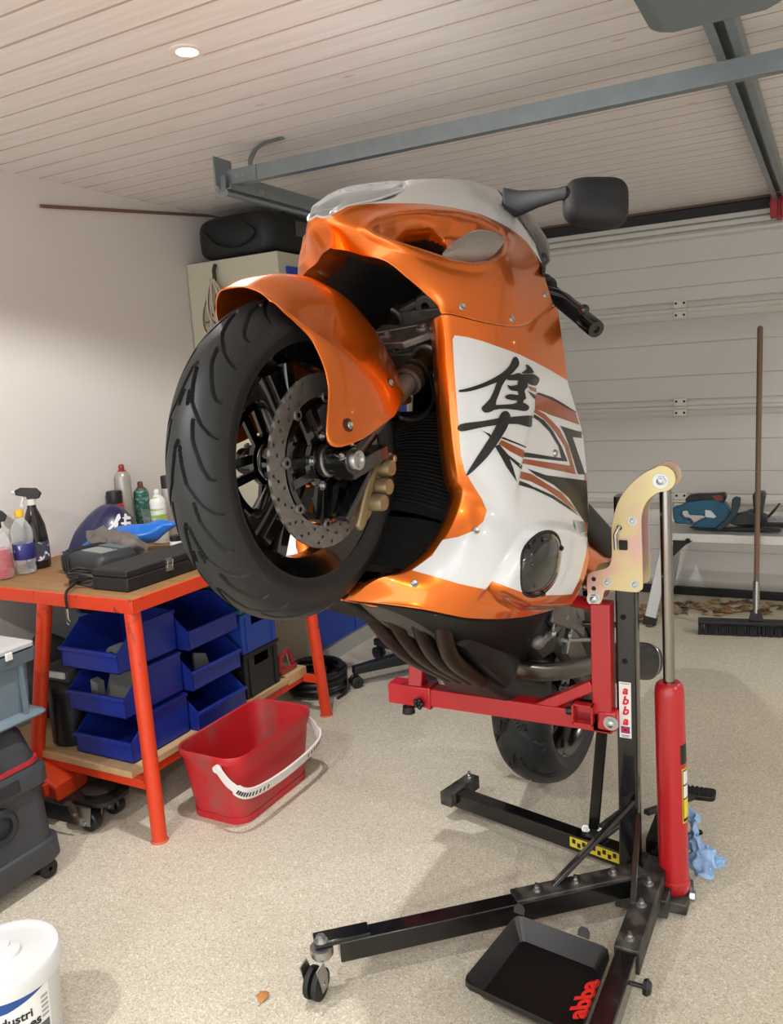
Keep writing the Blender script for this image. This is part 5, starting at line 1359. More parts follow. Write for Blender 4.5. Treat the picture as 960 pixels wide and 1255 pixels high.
G = drape(rows, 2.1, 34, 50, .018, 22, 4); G = [[Vector((p.x, p.y, max(p.z, ZT + .004))) for p in r] for r in G]; mb.grid(G)
tag(mb.build('cleaning_rag', ragm, solid=.004, smooth=70), 'crumpled grey cloth rag draped over the tester on the bench', 'rag')
# bottles and cans
clear = glass('clear_bottle', (232, 236, 238), .05, alpha=.12, coat=.8)
def bottle(name, label, cat, x, y, prof, mats_parts, group=None, rot=0.0, zb=ZT):
    t = thing(name, label, cat, (x, y, zb), rot, group); return t
def lth(prof, t, name, m, n=28, parent=None, sm=50):
    l = ROOTS[t].translation; mb = MB(); mb.lathe(prof, l, (0, 0, 1), n=n); return mb.build(name, m, parent or t, smooth=sm)
def trigger(t, h, colr, ang, dark):
    l = ROOTS[t].translation; c = l + Vector((0, 0, h)); d = Vector((math.cos(ang), math.sin(ang), 0)); s = Vector((-d.y, d.x, 0))
    mb = MB(); mb.cyl(c, c + Vector((0, 0, .022)), .017, n=20); mb.build('collar', colr, t)
    mb = MB(); mb.prism([(-.03, .022), (.012, .018), (.012, .032), (.048, .040), (.05, .058), (.03, .066), (-.024, .060), (-.04, .040)], c, d, (0, 0, 1), .022, both=True); hd = mb.build('spray_head', dark, t, bevel=.003)
    mb = MB(); mb.prism([(.018, .036), (.026, .036), (.04, .0), (.03, -.012), (.024, -.004), (.028, .008)], c, d, (0, 0, 1), .013, both=True); mb.build('trigger', colr, hd, bevel=.002)
    mb = MB(); mb.cyl(c + d * .048 + Vector((0, 0, .05)), c + d * .06 + Vector((0, 0, .05)), .007); mb.build('nozzle', colr, hd)
p = at_top(4, 708); t = bottle('spray_bottle', 'clear spray bottle of red liquid with black trigger at left end of bench', 'spray bottle', p.x, p.y, None, None)
lth([(.0001, .002), (.036, .002), (.039, .01), (.039, .10), (.036, .14), (.022, .165), (.014, .175), (.014, .185)], t, 'bottle', clear)
lth([(.0001, .004), (.035, .004), (.037, .012), (.037, .105), (.0001, .105)], t, 'liquid', mat('red_liquid', (190, 24, 40), .15, coat=.6, noise=.03)); lth([(.0395, .035), (.0395, .085)], t, 'label', mat('label_pale', (206, 120, 128), .5, noise=.3, nscale=60))
trigger(t, .18, blackplastic, -2.2, blackplastic)
p = at_top(33, 702); t = bottle('water_bottle', 'clear plastic drinks bottle with yellow cap and blue label on bench', 'bottle', p.x, p.y, None, None)
lth([(.0001, .002), (.024, .002), (.033, .006), (.036, .02), (.033, .032), (.036, .045), (.035, .06), (.036, .10), (.034, .115), (.037, .13), (.037, .155), (.030, .175), (.018, .195), (.013, .205), (.013, .212)], t, 'bottle', clear)
lth([(.0365, .055), (.037, .056), (.037, .112), (.0365, .113)], t, 'label', mat('label_navy', (42, 44, 110), .45, noise=.3, nscale=50, rgb2=(215, 215, 225), thr=(.6, .66)))
lth([(.0001, .232), (.014, .232), (.0155, .228), (.0155, .208), (.013, .206)], t, 'cap', mat('cap_yellow', (226, 184, 38), .4))
p = at_top(44, 694) + Vector((.02, 0, 0)); t = bottle('spray_bottle', 'black spray bottle with white and black trigger behind the drinks bottle', 'spray bottle', p.x, p.y, None, None)
lth([(.0001, .002), (.040, .002), (.043, .012), (.043, .11), (.038, .16), (.026, .20), (.016, .225), (.015, .24)], t, 'bottle', mat('bottle_black', (18, 18, 24), .25, coat=.4)); lth([(.0436, .03), (.0436, .10)], t, 'label', mat('label_mixed', (70, 70, 90), .5, noise=.3, nscale=45, rgb2=(225, 225, 228), thr=(.55, .6)))
trigger(t, .235, mat('trigger_white', (222, 220, 214), .4), -2.4, blackplastic)
def can(label, u, v, yy, r, h, body, capm, capk, name='spray_can', cat='spray can'):
    q = atY(u, v, yy); x, y = q.x, q.y; t = thing(name, label, cat, (x, y, ZT))
    b = lth([(.0001, .001), (r * .94, .001), (r, .006), (r, h - .02), (r * .97, h - .012), (r * .72, h), (r * .62, h + .004)], t, 'can_body', body)
    if capk == 'cap': lth([(r * .96, h - .016), (r * .97, h + .035), (r * .90, h + .042), (.0001, h + .042)], t, 'cap', capm)
    if capk == 'dome': lth([(r * .66, h), (r * .66, h + .012), (r * .4, h + .026), (.0001, h + .028)], t, 'cap', capm); 
    if capk == 'nozzle': lth([(r * .62, h + .002), (r * .35, h + .012), (.012, h + .014), (.012, h + .028), (.007, h + .034), (.0001, h + .034)], t, 'nozzle', capm)
    return t
cg = mat('can_grey_clear', (186, 182, 174), .3, .3, noise=.1, nscale=20); lab = lambda n, c, c2: mat(n, c, .35, noise=.2, nscale=40, rgb2=c2, thr=(.5, .62), stretch=(1, 1, 2))
can('tall pale aerosol can with red nozzle, tallest on the bench', 154, 620, 2.55, .033, .285, cg, mat('nozzle_red', (156, 52, 44), .4), 'nozzle')
can('red aerosol can with a wide black cap behind the seat cowl', 142, 625, 2.49, .034, .17, mat('can_red', (196, 44, 50), .35), blackplastic, 'cap')
can('dark green aerosol can with brown nozzle behind the blue bag', 176, 632, 2.63, .033, .20, lab('can_green', (40, 96, 84), (120, 150, 140)), mat('nozzle_brown', (110, 60, 44), .5), 'nozzle')
can('white and lime green aerosol can beside the front tyre', 196, 640, 2.48, .033, .19, mat('can_lime', (222, 224, 220), .35, noise=.1, nscale=14, rgb2=(140, 176, 60), thr=(.48, .56), stretch=(.3, .3, 3)), mat('nozzle_white', (225, 224, 220), .4), 'nozzle')
can('slim aerosol can with a black cap half hidden behind front tyre', 210, 634, 2.62, .030, .22, cg, blackplastic, 'cap')
q = at_top(218, 683); t = thing('glue_bottle', 'small white bottle with a black cap standing beside black case', 'bottle', (q.x, q.y, ZT))
lth([(.0001, .001), (.021, .001), (.023, .006), (.023, .062), (.02, .07)], t, 'bottle', mat('white_plastic', (220, 222, 222), .4)); lth([(.022, .066), (.0225, .085), (.0001, .086)], t, 'cap', blackplastic)
q = atY(186, 632, 2.62)
t = thing('plastic_cup', 'clear crumpled plastic tub standing between the aerosol cans', 'plastic tub', (q.x + .01, 2.62, ZT))
lth([(.0001, .002), (.040, .002), (.046, .05), (.044, .06), (.052, .12), (.054, .122)], t, 'tub_wall', clear)
t = thing('plastic_cup', 'clear plastic cup leaning behind the red aerosol can', 'plastic cup', (atY(128, 620, 2.58).x, 2.58, ZT))
lth([(.0001, .002), (.036, .002), (.044, .20), (.046, .21)], t, 'cup_wall', clear)

# ================================================================== UNDER AND AROUND THE BENCH
binblue = mat('bin_blue', (24, 46, 142), .38, noise=.08, nscale=8)
def storage_bin(w, dp, h, wall=.004):
    """open fronted stacking bin, front at local y = 0, walls as one moulding"""
    mb = MB(); lf = h * .50
    prof = [(0, 0), (dp, 0), (dp, h), (dp * .34, h), (dp * .02, lf), (0, lf)]
    for sx in (-1, 1): mb.prism(prof, (sx * (w / 2 - wall / 2), 0, 0), (0, 1, 0), (0, 0, 1), wall, both=True)
    mb.box((0, dp / 2, wall / 2), (w, dp, wall)); mb.box((0, dp - wall / 2, h / 2), (w, wall, h)); mb.box((0, wall / 2, lf / 2), (w, wall, lf))
    mb.box((0, -.004, lf - .006), (w + .006, .012, .012)); 
    for sx in (-1, 1): mb.bar((sx * (w / 2 + .003), dp * .34, h - .005), (sx * (w / 2 + .003), dp, h - .005), .010, .010)
    return mb
def make_bin(label, loc, rot, group, w=.26, dp=.268, h=.142):
    t = thing('storage_bin', label, 'storage bin', loc, rot, group)
    storage_bin(w, dp, h).build('bin_body', binblue, t, world=False, bevel=.0015)
    mb = MB(); mb.bar((-w / 2 - .002, -.003, h * .5 - .004), (w / 2 + .002, -.003, h * .5 - .004), .010, .010); mb.build('front_lip', binblue, t, world=False, bevel=.002)
    return t
b0 = None
LB1 = ['lowest blue open bin of the stack behind the bench front leg', 'middle blue open bin of the front stack, grey bracket inside', 'topmost blue open bin of the front stack, socket inside']
for i in range(3):
    M = Matrix.Translation((-2.105 - .010 * i, 1.775, ZS + .001 + .150 * i))
    if i == 0: b0 = make_bin(LB1[0], M.translation, 0, 'blue bins under the workbench')
    else: dup(b0, M, LB1[i])
LB2 = ['lowest blue open bin of the stack above the red bucket', 'middle blue open bin of the stack above the red bucket', 'topmost blue open bin of the stack above the red bucket']
for i in range(3):
    dup(b0, Matrix.Translation((-1.945 + (.0 if i else .01), 2.182 , ZS + .001 + .147 * i)) @ Matrix.Rotation(PI / 2, 4, 'Z'), LB2[i])
# contents
t = thing('pipe_fitting', 'grey round socket fitting lying in the topmost front blue bin', 'fitting', (-2.09, 1.90, ZS + .306))
c = Vector((-2.09, 1.84, ZS + .306 + .030)); mb = MB(); mb.lathe([(.012, 0), (.026, 0), (.028, .004), (.028, .05), (.022, .055), (.022, .12), (.012, .12), (.012, 0)], c, (0, 1, 0), n=28); mb.build('socket', mat('fitting_grey', (120, 122, 124), .5), t)
t = thing('bracket', 'bent grey metal bracket standing in the middle front blue bin', 'bracket', (-2.10, 1.86, ZS + .156))
c = Vector((-2.10, 1.86, ZS + .156)); mb = MB(); mb.prism([(-.06, 0), (.05, 0), (.075, .10), (.02, .115), (-.05, .10)], c, (1, .2, 0), (0, .3, 1), .004); mb.prism([(-.06, 0), (-.03, 0), (-.03, .09), (-.06, .10)], c + Vector((0, -.03, 0)), (1, 0, 0), (0, 0, 1), .03); mb.build('plate', mat('bracket_grey', (130, 130, 128), .45, .4), t)
t = thing('bracket', 'grey bracket lying in the middle bin above the red bucket', 'bracket', (-2.05, 2.16, ZS + .153)); c = Vector((-2.03, 2.15, ZS + .153)); mb = MB(); mb.prism([(0, 0), (.07, 0), (.05, .08), (.0, .095)], c, (.3, 1, 0), (0, 0, 1), .012); mb.prism([(0, 0), (.05, 0), (.05, .03), (.0, .03)], c + Vector((.03, .02, 0)), (1, 0, 0), (0, 1, 0), .012); mb.build('plate', mat('bracket_grey', (130, 130, 128), .45, .4), t)
# crates
def crate(name, label, y0, y1, x0, x1, z0, h, m):
    t = thing(name, label, 'crate', ((x0 + x1) / 2, (y0 + y1) / 2, z0)); w = .004; mb = MB()
    mb.box(((x0 + x1) / 2, (y0 + y1) / 2, z0 + .003), (x1 - x0, y1 - y0, .006))
    for x in (x0, x1): 
        hw_ = .045; ym = (y0 + y1) / 2; mb.box((x, (y0 + ym - hw_) / 2, z0 + h / 2), (w, ym - hw_ - y0, h)); mb.box((x, (y1 + ym + hw_) / 2, z0 + h / 2), (w, y1 - ym - hw_, h)); mb.box((x, ym, z0 + h * .33), (w, 2 * hw_, h * .66)); mb.box((x, ym, z0 + h * .94), (w, 2 * hw_, h * .12))
    for y in (y0, y1): mb.box(((x0 + x1) / 2, y, z0 + h / 2), (x1 - x0, w, h))
    b = mb.build('crate_body', m, t, bevel=.001)
    mb = MB()
    for x in (x0, x1): mb.box((x, (y0 + y1) / 2, z0 + h - .006), (.014, y1 - y0 + .014, .012))
    for y in (y0, y1): mb.box(((x0 + x1) / 2, y, z0 + h - .006), (x1 - x0 + .014, .014, .012))
    mb.build('rim', m, t, bevel=.002)
    for k in (-1, 1): mb = MB(); mb.box((x1 + .004, (y0 + y1) / 2 + k * (y1 - y0) * .38, z0 + h * .45), (.008, .010, h * .85)); mb.build('rib', m, b)
    return t
crate('crate', 'black plastic crate at the bottom beside the timber shelf end', 2.345, 2.555, -2.26, -1.955, ZS + .001, .178, mat('crate_black', (24, 25, 27), .45))
crate('crate', 'bright blue plastic crate with handle holes on the black crate', 2.345, 2.555, -2.26, -1.955, ZS + .181, .155, mat('crate_blue', (36, 76, 176), .4))
crate('crate', 'green plastic crate on top of the bright blue crate', 2.345, 2.555, -2.26, -1.955, ZS + .338, .13, mat('crate_green', (20, 116, 104), .4))
t = thing('clamp', 'red metal clamp on timber shelf end beside the crates', 'clamp', (-1.96, 2.64, ZS + .01)); mb = MB()
c = Vector((-1.97, 2.63, ZS + .012)); mb.tube([c + Vector((0, -.05, .012)), c + Vector((0, -.04, .075)), c + Vector((0, .01, .09)), c + Vector((0, .04, .03))], .011, n=8); mb.tube([c + Vector((0, -.05, .012)), c + Vector((0, .06, .012))], .011, n=8); mb.build('clamp_frame', mat('clamp_red', (150, 30, 34), .4), t)
mb = MB(); mb.cyl(c + Vector((0, .0, .085)), c + Vector((0, .02, .02)), .006); mb.build('clamp_screw', steel, t)
# things behind the front stack
t = thing('canister', 'black cylindrical canister standing on the shelf left of the bins', 'canister', (-2.36, 1.80, ZS))
l = Vector((-2.33, 1.845, ZS)); mb = MB(); mb.lathe([(.0001, .001), (.066, .001), (.070, .006), (.070, .20), (.066, .205)], l, n=32); mb.build('canister_body', mat('canister_black', (22, 23, 26), .4), t)
mb = MB(); mb.lathe([(.072, .195), (.072, .218), (.06, .224), (.0001, .224)], l, n=32); mb.build('lid', mat('canister_lid', (40, 40, 42), .5), t)
t = thing('box', 'low grey box with a white edge lying on the black canister', 'box', (-2.34, 1.82, ZS + .224)); mb = MB(); mb.box((-2.35, 1.885, ZS + .2445), (.15, .16, .038)); mb.build('box_body', mat('box_grey', (64, 66, 66), .6), t, bevel=.003); mb = MB(); mb.box((-2.35, 1.80, ZS + .252), (.13, .008, .02)); mb.build('white_edge', mat('edge_white', (210, 210, 206), .5), t)
t = thing('bag', 'dark crumpled bag slumped at the back of shelf behind the canister', 'bag', (-2.52, 2.1, ZS)); mb = MB(); blob(mb, (-2.58, 1.98, ZS + .15), (.11, .12, .16), .06, 7, 2, n=24, flat=ZS + .001); mb.build('bag_body', mat('bag_dark', (44, 42, 42), .7), t, smooth=70)
t = thing('plastic_tub', 'pale blue plastic tub high at the back under the bench top', 'tub', (-2.59, 2.27, ZS)); l = Vector((-2.59, 2.27, ZS)); mb = MB(); mb.lathe([(.0001, .001), (.08, .001), (.10, .33), (.105, .33), (.105, .342), (.095, .342), (.076, .01)], l, n=36); mb.build('tub_body', mat('pale_blue', (96, 146, 200), .4), t)
# trolley jack
jk = thing('trolley_jack', 'orange and black trolley jack on the floor under the bench', 'trolley jack', (-2.3, 1.9, 0))
jo = mat('jack_orange', (206, 62, 26), .4, noise=.15); jb = mat('jack_black', (24, 24, 25), .4, noise=.2)
dj = Vector((-.995, -.10, 0)); sj = Vector((-dj.y, dj.x, 0)); f0 = Vector((-2.10, 1.735, 0))
for s in (-1, 1):
    mb = MB(); mb.prism([(.02, .04), (.10, .045), (.44, .05), (.52, .07), (.50, .13), (.40, .145), (.20, .11), (.04, .10)], f0 + sj * (.10 * s) , dj, (0, 0, 1), .008, both=True); mb.build('side_plate', jb, jk, bevel=.002)
mb = MB(); secs = [[f0 + dj * (a) + sj * (p[0]) + Vector((0, 0, z + p[1])) for p in rrect(w, h, .012, 3)] for a, z, w, h in ((.12, .11, .14, .05), (.20, .13, .13, .07), (.30, .14, .11, .075), (.42, .12, .08, .05))]
loft(mb, secs); mb.build('lift_arm', jo, jk, smooth=45)
for k in range(3): mb = MB(); c = f0 + dj * (.16 + .07 * k); mb.bar(c + sj * -.125 + Vector((0, 0, .125 + .004 * k)), c + sj * .085 + Vector((0, 0, .125 + .004 * k)), .014, .04); mb.build('web_plate', jo, jk, bevel=.002)
mb = MB(); mb.prism(rrect(.17, .15, .05, 5), f0 + dj * .0 + Vector((0, 0, .092)), dj, sj, .014); mb.lathe([(.05, .106), (.055, .12), (.042, .126), (.0001, .126)], f0 + dj * .0, (0, 0, 1), n=28); mb.build('saddle', jb, jk, smooth=40)
mb = MB(); mb.cyl(f0 + dj * .5 + sj * -.14 + Vector((0, 0, .055)), f0 + dj * .5 + sj * .14 + Vector((0, 0, .055)), .012); mb.build('rear_axle', steel, jk)
for s in (-1, 1): mb = MB(); mb.lathe([(.012, -.016), (.050, -.016), (.055, -.010), (.055, .010), (.05, .016), (.012, .016)], f0 + dj * .5 + sj * (.125 * s) + Vector((0, 0, .055)), sj, n=28); mb.build('rear_wheel', jb, jk, smooth=40)
mb = MB(); mb.cyl(f0 + sj * .20 + dj * .12 + Vector((0, 0, .045)), f0 + sj * .12 + dj * .42 + Vector((0, 0, .05)), .022, n=18); mb.build('handle_socket', steel, jk)
for s in (-.55, .55):
    c = f0 + sj * (.10 * s) - dj * .0 + Vector((0, 0, .036)); mb = MB()
    for q in (-1, 1): mb.prism([(-.02, -.008), (.02, -.008), (.028, .056), (-.028, .056)], c + sj * (.026 * q), dj, (0, 0, 1), .004, both=True)
    mb.cyl(c - sj * .034, c + sj * .034, .007); cf = mb.build('castor_fork', zinc, jk)
    mb = MB(); mb.lathe([(.008, -.019), (.030, -.019), (.0355, -.014), (.036, 0), (.0355, .014), (.030, .019), (.008, .019)], c, sj, n=28); mb.build('castor_wheel', jb, cf, smooth=40)
# red bucket with white handle
bk = thing('bucket', 'red rectangular plastic bucket with white strap handle, scuffed, on the floor', 'bucket', (-1.78, 2.07, 0))
bred = mat('bucket_red', (188, 32, 40), .42, noise=.12, nscale=7, rgb2=(128, 92, 84), thr=(.5, .8))
cx, cy, BH = -1.745, 2.075, .245
def brect(w, l, r, z): return [Vector((cx + p[0], cy + p[1], z)) for p in rrect(w, l, r, 6)]
mb = MB(); W0, L0, W1, L1 = .225, .385, .268, .452
secs = [brect(W0 - .02, L0 - .02, .05, .012), brect(W0, L0, .055, .018), brect(W1 - .012, L1 - .012, .06, BH - .03), brect(W1, L1, .062, BH - .026), brect(W1 + .006, L1 + .006, .064, BH - .004), brect(W1 + .002, L1 + .002, .063, BH), brect(W1 - .010, L1 - .010, .058, BH - .003), brect(W0 - .012, L0 - .012, .05, .022)]
mb.grid(secs, cv=True); n = len(secs[0]); mb.add(secs[-1], [tuple(range(n))]); mb.add(secs[0], [tuple(range(n))])
mb.build('bucket_body', bred, bk, smooth=40)
mb = MB(); fr_ = [brect(W0 + .004, L0 + .004, .056, 0.0), brect(W0 + .006, L0 + .006, .057, .022), brect(W0 - .012, L0 - .012, .05, .022), brect(W0 - .014, L0 - .014, .05, 0.0)]; mb.grid(fr_, cv=True); mb.build('foot_rim', bred, bk, smooth=40)
wh = mat('handle_white', (226, 224, 220), .4, noise=.03)
e0 = Vector((cx + .06, cy - L1 / 2 - .006, BH - .035)); e1 = Vector((cx + .06, cy + L1 / 2 + .006, BH - .035))
arc = smooth_curve([e0, e0 + Vector((.055, -.004, -.045)), Vector((cx + W1 / 2 + .022, cy - L1 / 2 + .035, BH - .118)), Vector((cx + W1 / 2 + .030, cy, BH - .132)), Vector((cx + W1 / 2 + .022, cy + L1 / 2 - .035, BH - .118)), e1 + Vector((.055, .004, -.045)), e1], 60)
A_ = [Vector(p) for p in arc]; g = []
for i, p in enumerate(A_):
    tdir = (A_[min(i + 1, 59)] - A_[max(i - 1, 0)]).normalized(); up = Vector((.35, 0, 1)); up -= tdir * up.dot(tdir); up.normalize(); o = tdir.cross(up)
    hw_ = .019 if 12 < i < 47 else .012
    g.append([p + up * (a * hw_) + o * (b * .0035) for a, b in ((-1, -1), (1, -1), (1, 1), (-1, 1))])
mb = MB(); mb.grid(g, cv=True); mb.add(g[0], [(0, 1, 2, 3)]); mb.add(g[-1], [(3, 2, 1, 0)]); hd = mb.build('strap_handle', wh, bk, smooth=50)
mb = MB()
for i in list(range(14, 25)) + list(range(35, 46)):
    p = A_[i]; tdir = (A_[i + 1] - A_[i - 1]).normalized(); up = Vector((.35, 0, 1)); up -= tdir * up.dot(tdir); up.normalize(); o = tdir.cross(up)
    if o.x < 0: o = -o
    mb.prism(rrect(.0062, .017, .0028, 3), p + o * .0036 - up * .002, tdir, up, .0006)
mb.build('handle_slot_shade', mat('slot_dark', (60, 52, 50), .7), hd)  # thin dark tiles on a solid strap, painting the shade in its slots
for e in (e0, e1): mb = MB(); mb.cyl(e + Vector((0, -.008, 0)), e + Vector((0, .008, 0)), .012, n=18); mb.build('handle_pivot', wh, hd)
# vacuum cleaner and the crate on it
vc = thing('vacuum_cleaner', 'dark grey workshop vacuum cleaner with a red trim band at left edge', 'vacuum cleaner', (-2.2, 1.25, 0))
vg = mat('vacuum_grey', (62, 66, 72), .5, noise=.15, nscale=12, bump=.05, bscale=300); vd = mat('vacuum_dark', (36, 38, 42), .5, noise=.12)
def vsec(x0, x1, y0, y1, z, r=.05): return [Vector(((x0 + x1) / 2 + p[0], (y0 + y1) / 2 + p[1], z)) for p in rrect(x1 - x0, y1 - y0, r, 5)]
mb = MB(); loft(mb, [vsec(-2.42, -1.985, .90, 1.485, .055), vsec(-2.42, -1.978, .90, 1.492, .065), vsec(-2.42, -1.982, .90, 1.49, .12), vsec(-2.42, -1.990, .90, 1.475, .125), vsec(-2.42, -2.000, .90, 1.47, .30)]); body = mb.build('canister', vg, vc, smooth=40)
mb = MB(); loft(mb, [vsec(-2.42, -1.985, .90, 1.485, .30), vsec(-2.42, -1.985, .90, 1.485, .345), vsec(-2.42, -2.000, .90, 1.462, .365)]); mb.build('latch_band', vg, vc, smooth=40)
mb = MB(); loft(mb, [vsec(-2.42, -1.994, .90, 1.468, .365), vsec(-2.42, -1.994, .90, 1.468, .378)]); mb.build('red_band', mat('band_red', (176, 42, 52), .4), vc)
mb = MB(); loft(mb, [vsec(-2.42, -2.000, .90, 1.462, .378), vsec(-2.42, -2.015, .90, 1.44, .46), vsec(-2.40, -2.04, .92, 1.41, .492)]); top_ = mb.build('motor_head', vg, vc, smooth=40)
mb = MB(); mb.box((-1.999, 1.24, .405), (.02, .17, .03)); mb.box((-2.006, 1.22, .435), (.014, .20, .05)); mb.build('control_panel', vd, top_, bevel=.006)
mb = MB(); mb.box((-1.988, 1.22, .328), (.014, .30, .036)); np_ = mb.build('badge_plate', vd, vc, bevel=.004)
mb = MB(); put_text(mb, 'PURE', .024, (-1.9795, 1.20, .328), (0, 1, 0), (0, 0, 1)) if False else mb.box((-1.980, 1.30, .328), (.002, .004, .004)); mb.build('badge_dot', mat('badge_white', (200, 200, 200), .5), np_)
pc = Vector((-1.992, 1.30, .235)); mb = MB(); mb.lathe([(.034, -.02), (.034, .012), (.030, .016), (.042, .018), (.050, .012), (.052, -.01)], pc, (1, 0, .05), n=36); prt = mb.build('hose_port', vd, vc, smooth=40)
mb = MB(); mb.lathe([(.034, -.018), (.0001, -.018)], pc, (1, 0, .05), n=30); mb.build('port_flap', mat('port_black', (8, 8, 9), .7), prt)
for x, y in ((-2.03, 1.45), (-2.36, 1.45), (-2.03, .95)):
    mb = MB(); mb.cyl((x, y, .058), (x, y, .04), .02); w_ = Vector((x + .005, y - .01, .028)); mb.prism([(-.02, 0), (.02, 0), (.012, .03), (-.012, .03)], w_, (0, 1, 0), (0, 0, 1), .02, both=True); cfk = mb.build('castor', vd, vc, bevel=.002)
    for s in (-1, 1): mb = MB(); mb.lathe([(.006, -.008), (.025, -.008), (.028, -.004), (.028, .004), (.025, .008), (.006, .008)], w_ + Vector((.020 * s, 0, 0)), (1, 0, 0), n=24); mb.build('castor_wheel', rubber, cfk, smooth=40)
bx = thing('euro_crate', 'grey plastic lidded crate standing on the vacuum cleaner', 'crate', (-2.2, 1.2, .494))
cgm = mat('crate_grey', (104, 122, 134), .42, noise=.06); z0 = .494
mb = MB(); loft(mb, [vsec(-2.42, -1.996, .85, 1.498, z0, .02), vsec(-2.42, -1.992, .85, 1.502, z0 + .006, .02), vsec(-2.42, -1.996, .85, 1.498, z0 + .012, .02), vsec(-2.42, -2.018, .85, 1.472, z0 + .022, .025), vsec(-2.42, -2.012, .85, 1.478, z0 + .165, .025)]); cb_ = mb.build('crate_body', cgm, bx, smooth=40)
mb = MB(); loft(mb, [vsec(-2.42, -1.998, .85, 1.494, z0 + .165, .02), vsec(-2.42, -1.996, .85, 1.496, z0 + .200, .02)]); mb.build('upper_rim', mat('crate_rim_grey', (88, 102, 112), .45), bx, smooth=40)
for y in (1.44, 1.30, 1.05): mb = MB(); mb.box((-2.008, y, z0 + .09), (.012, .010, .15)); mb.build('rib', cgm, cb_)
mb = MB(); loft(mb, [vsec(-2.42, -1.998, .85, 1.494, z0 + .206, .02), vsec(-2.42, -1.998, .85, 1.494, z0 + .216, .02), vsec(-2.41, -2.012, .86, 1.478, z0 + .222, .02)]); ld_ = mb.build('lid', mat('lid_pale', (184, 186, 186), .45, noise=.06), bx, smooth=40)
mb = MB(); mb.box((-1.994, 1.40, z0 + .20), (.006, .022, .022)); mb.build('lid_clip', mat('clip_white', (225, 225, 222), .4), ld_, bevel=.002)
mb = MB(); mb.box((-2.2, 1.2, z0 + .204), (.36, .5, .006)); mb.build('dark_gap', vd, bx)
# white wipes tub
tb_ = thing('wipes_tub', 'round white plastic wipes tub with a lid in the lower left corner', 'tub', (-1.525, .962, 0))
l = Vector((-1.525, .962, 0)); wp = mat('tub_white', (212, 214, 214), .4, noise=.02)
mb = MB(); mb.lathe([(.0001, .001), (.090, .001), (.094, .006), (.103, .20), (.0001, .20)], l, n=56); tw = mb.build('tub_body', wp, tb_, smooth=40)
mb = MB(); mb.lathe([(.110, .196), (.1125, .198), (.1125, .232), (.108, .238), (.100, .238), (.098, .233), (.035, .236), (.033, .243), (.012, .245), (.0001, .245)], l, n=56); ldt = mb.build('lid', wp, tb_, smooth=40)
mb = MB(); mb.prism(rrect(.05, .022, .008), l + Vector((-.02, .0, .2445)), (.6, .8, 0), (-.8, .6, 0), .004); mb.build('lid_tab', wp, ldt, bevel=.001)
def curved(mb, a0, a1, zf0, zf1, off, n=22):
    g = []
    for i in range(n + 1):
        a = a0 + (a1 - a0) * i / n; f = i / n; row = []
        for z in (zf0(f), zf1(f)):
            r = .094 + (.103 - .094) * (z - .006) / .194 + off; row.append(l + Vector((r * math.cos(a), r * math.sin(a), z)))
        g.append(row)
    mb.grid(g)
aa, ab = -2.2, .22
mb = MB(); curved(mb, aa, ab, lambda f: .02, lambda f: .193, .0006); lbl = mb.build('label', mat('label_white', (236, 236, 236), .4, noise=.01), tw, smooth=180)
mb = MB(); curved(mb, aa, ab, lambda f: .168 + .025 * max(0, (f - .62)) / .38, lambda f: .193, .0010); mb.build('blue_swoosh', mat('label_blue', (30, 76, 150), .4, noise=.03), lbl, smooth=180)
def text_curve(body, size, a_c, z, name, m, off=.0012, bold=.0):
    V, F = text_mesh(body, size, bold=bold); mb = MB(); P = []
    for v in V:
        zz_ = z + v.y; r = .094 + (.103 - .094) * (zz_ - .006) / .194 + off + (v.z if v.z > 0 else 0); a = a_c + v.x / r; P.append(l + Vector((r * math.cos(a), r * math.sin(a), zz_)))
    mb.add(P, F); return mb.build(name, m, lbl, smooth=180)
ink = mat('label_ink', (28, 30, 40), .5)
text_curve('Industri', .027, -.60, .147, 'label_text', ink, bold=.0006); text_curve('Wipes', .030, -.42, .122, 'label_text', ink, bold=.0008)
mb = MB()
for k in range(5): curved(mb, .0, .17, lambda f, k=k: .162 - .011 * k, lambda f, k=k: .168 - .011 * k, .0010, n=8)
mb.build('small_print', mat('print_grey', (170, 172, 174), .5), lbl, smooth=180)
mb = MB(); curved(mb, -.30, .17, lambda f: .088, lambda f: .108, .0010, n=8); mb.build('grey_block', mat('print_dark', (96, 98, 102), .5), lbl, smooth=180)

# ================================================================== BACK OF THE ROOM, LEFT
cab = thing('tool_cabinet', 'tall beige metal cabinet with blue doors in the back left corner', 'cabinet', (-2.47, 3.7, 0))
beige = mat('cabinet_beige', (196, 192, 172), .5, noise=.03); cblue = mat('door_blue', (20, 66, 172), .38, noise=.04)
CX0, CX1, CY0, CY1, CH = -2.735, -2.205, 3.13, 4.35, 1.982
mb = MB(); mb.box(((CX0 + CX1) / 2, (CY0 + CY1) / 2, CH / 2), (CX1 - CX0, CY1 - CY0, CH)); mb.build('carcass', beige, cab, bevel=.004)
mb = MB(); mb.box((CX1 + .003, (CY0 + CY1) / 2, .04), (.012, CY1 - CY0, .08)); mb.build('plinth', mat('plinth_grey', (176, 178, 174), .5), cab, bevel=.002)
for k in range(3):
    y0 = CY0 + .055 + k * .37; mb = MB(); mb.box((CX1 + .007, y0 + .183, .085 + .92), (.014, .362, 1.83)); d_ = mb.build('door', cblue, cab, bevel=.003)
    mb = MB(); mb.box((CX1 + .02, y0 + .33, 1.05), (.014, .02, .11)); mb.build('handle', blackplastic, d_, bevel=.004)
tbag = thing('tool_bag', 'long black tool bag lying on top of the beige cabinet', 'bag', (-2.48, 3.55, CH))
mb = MB(); secs = []
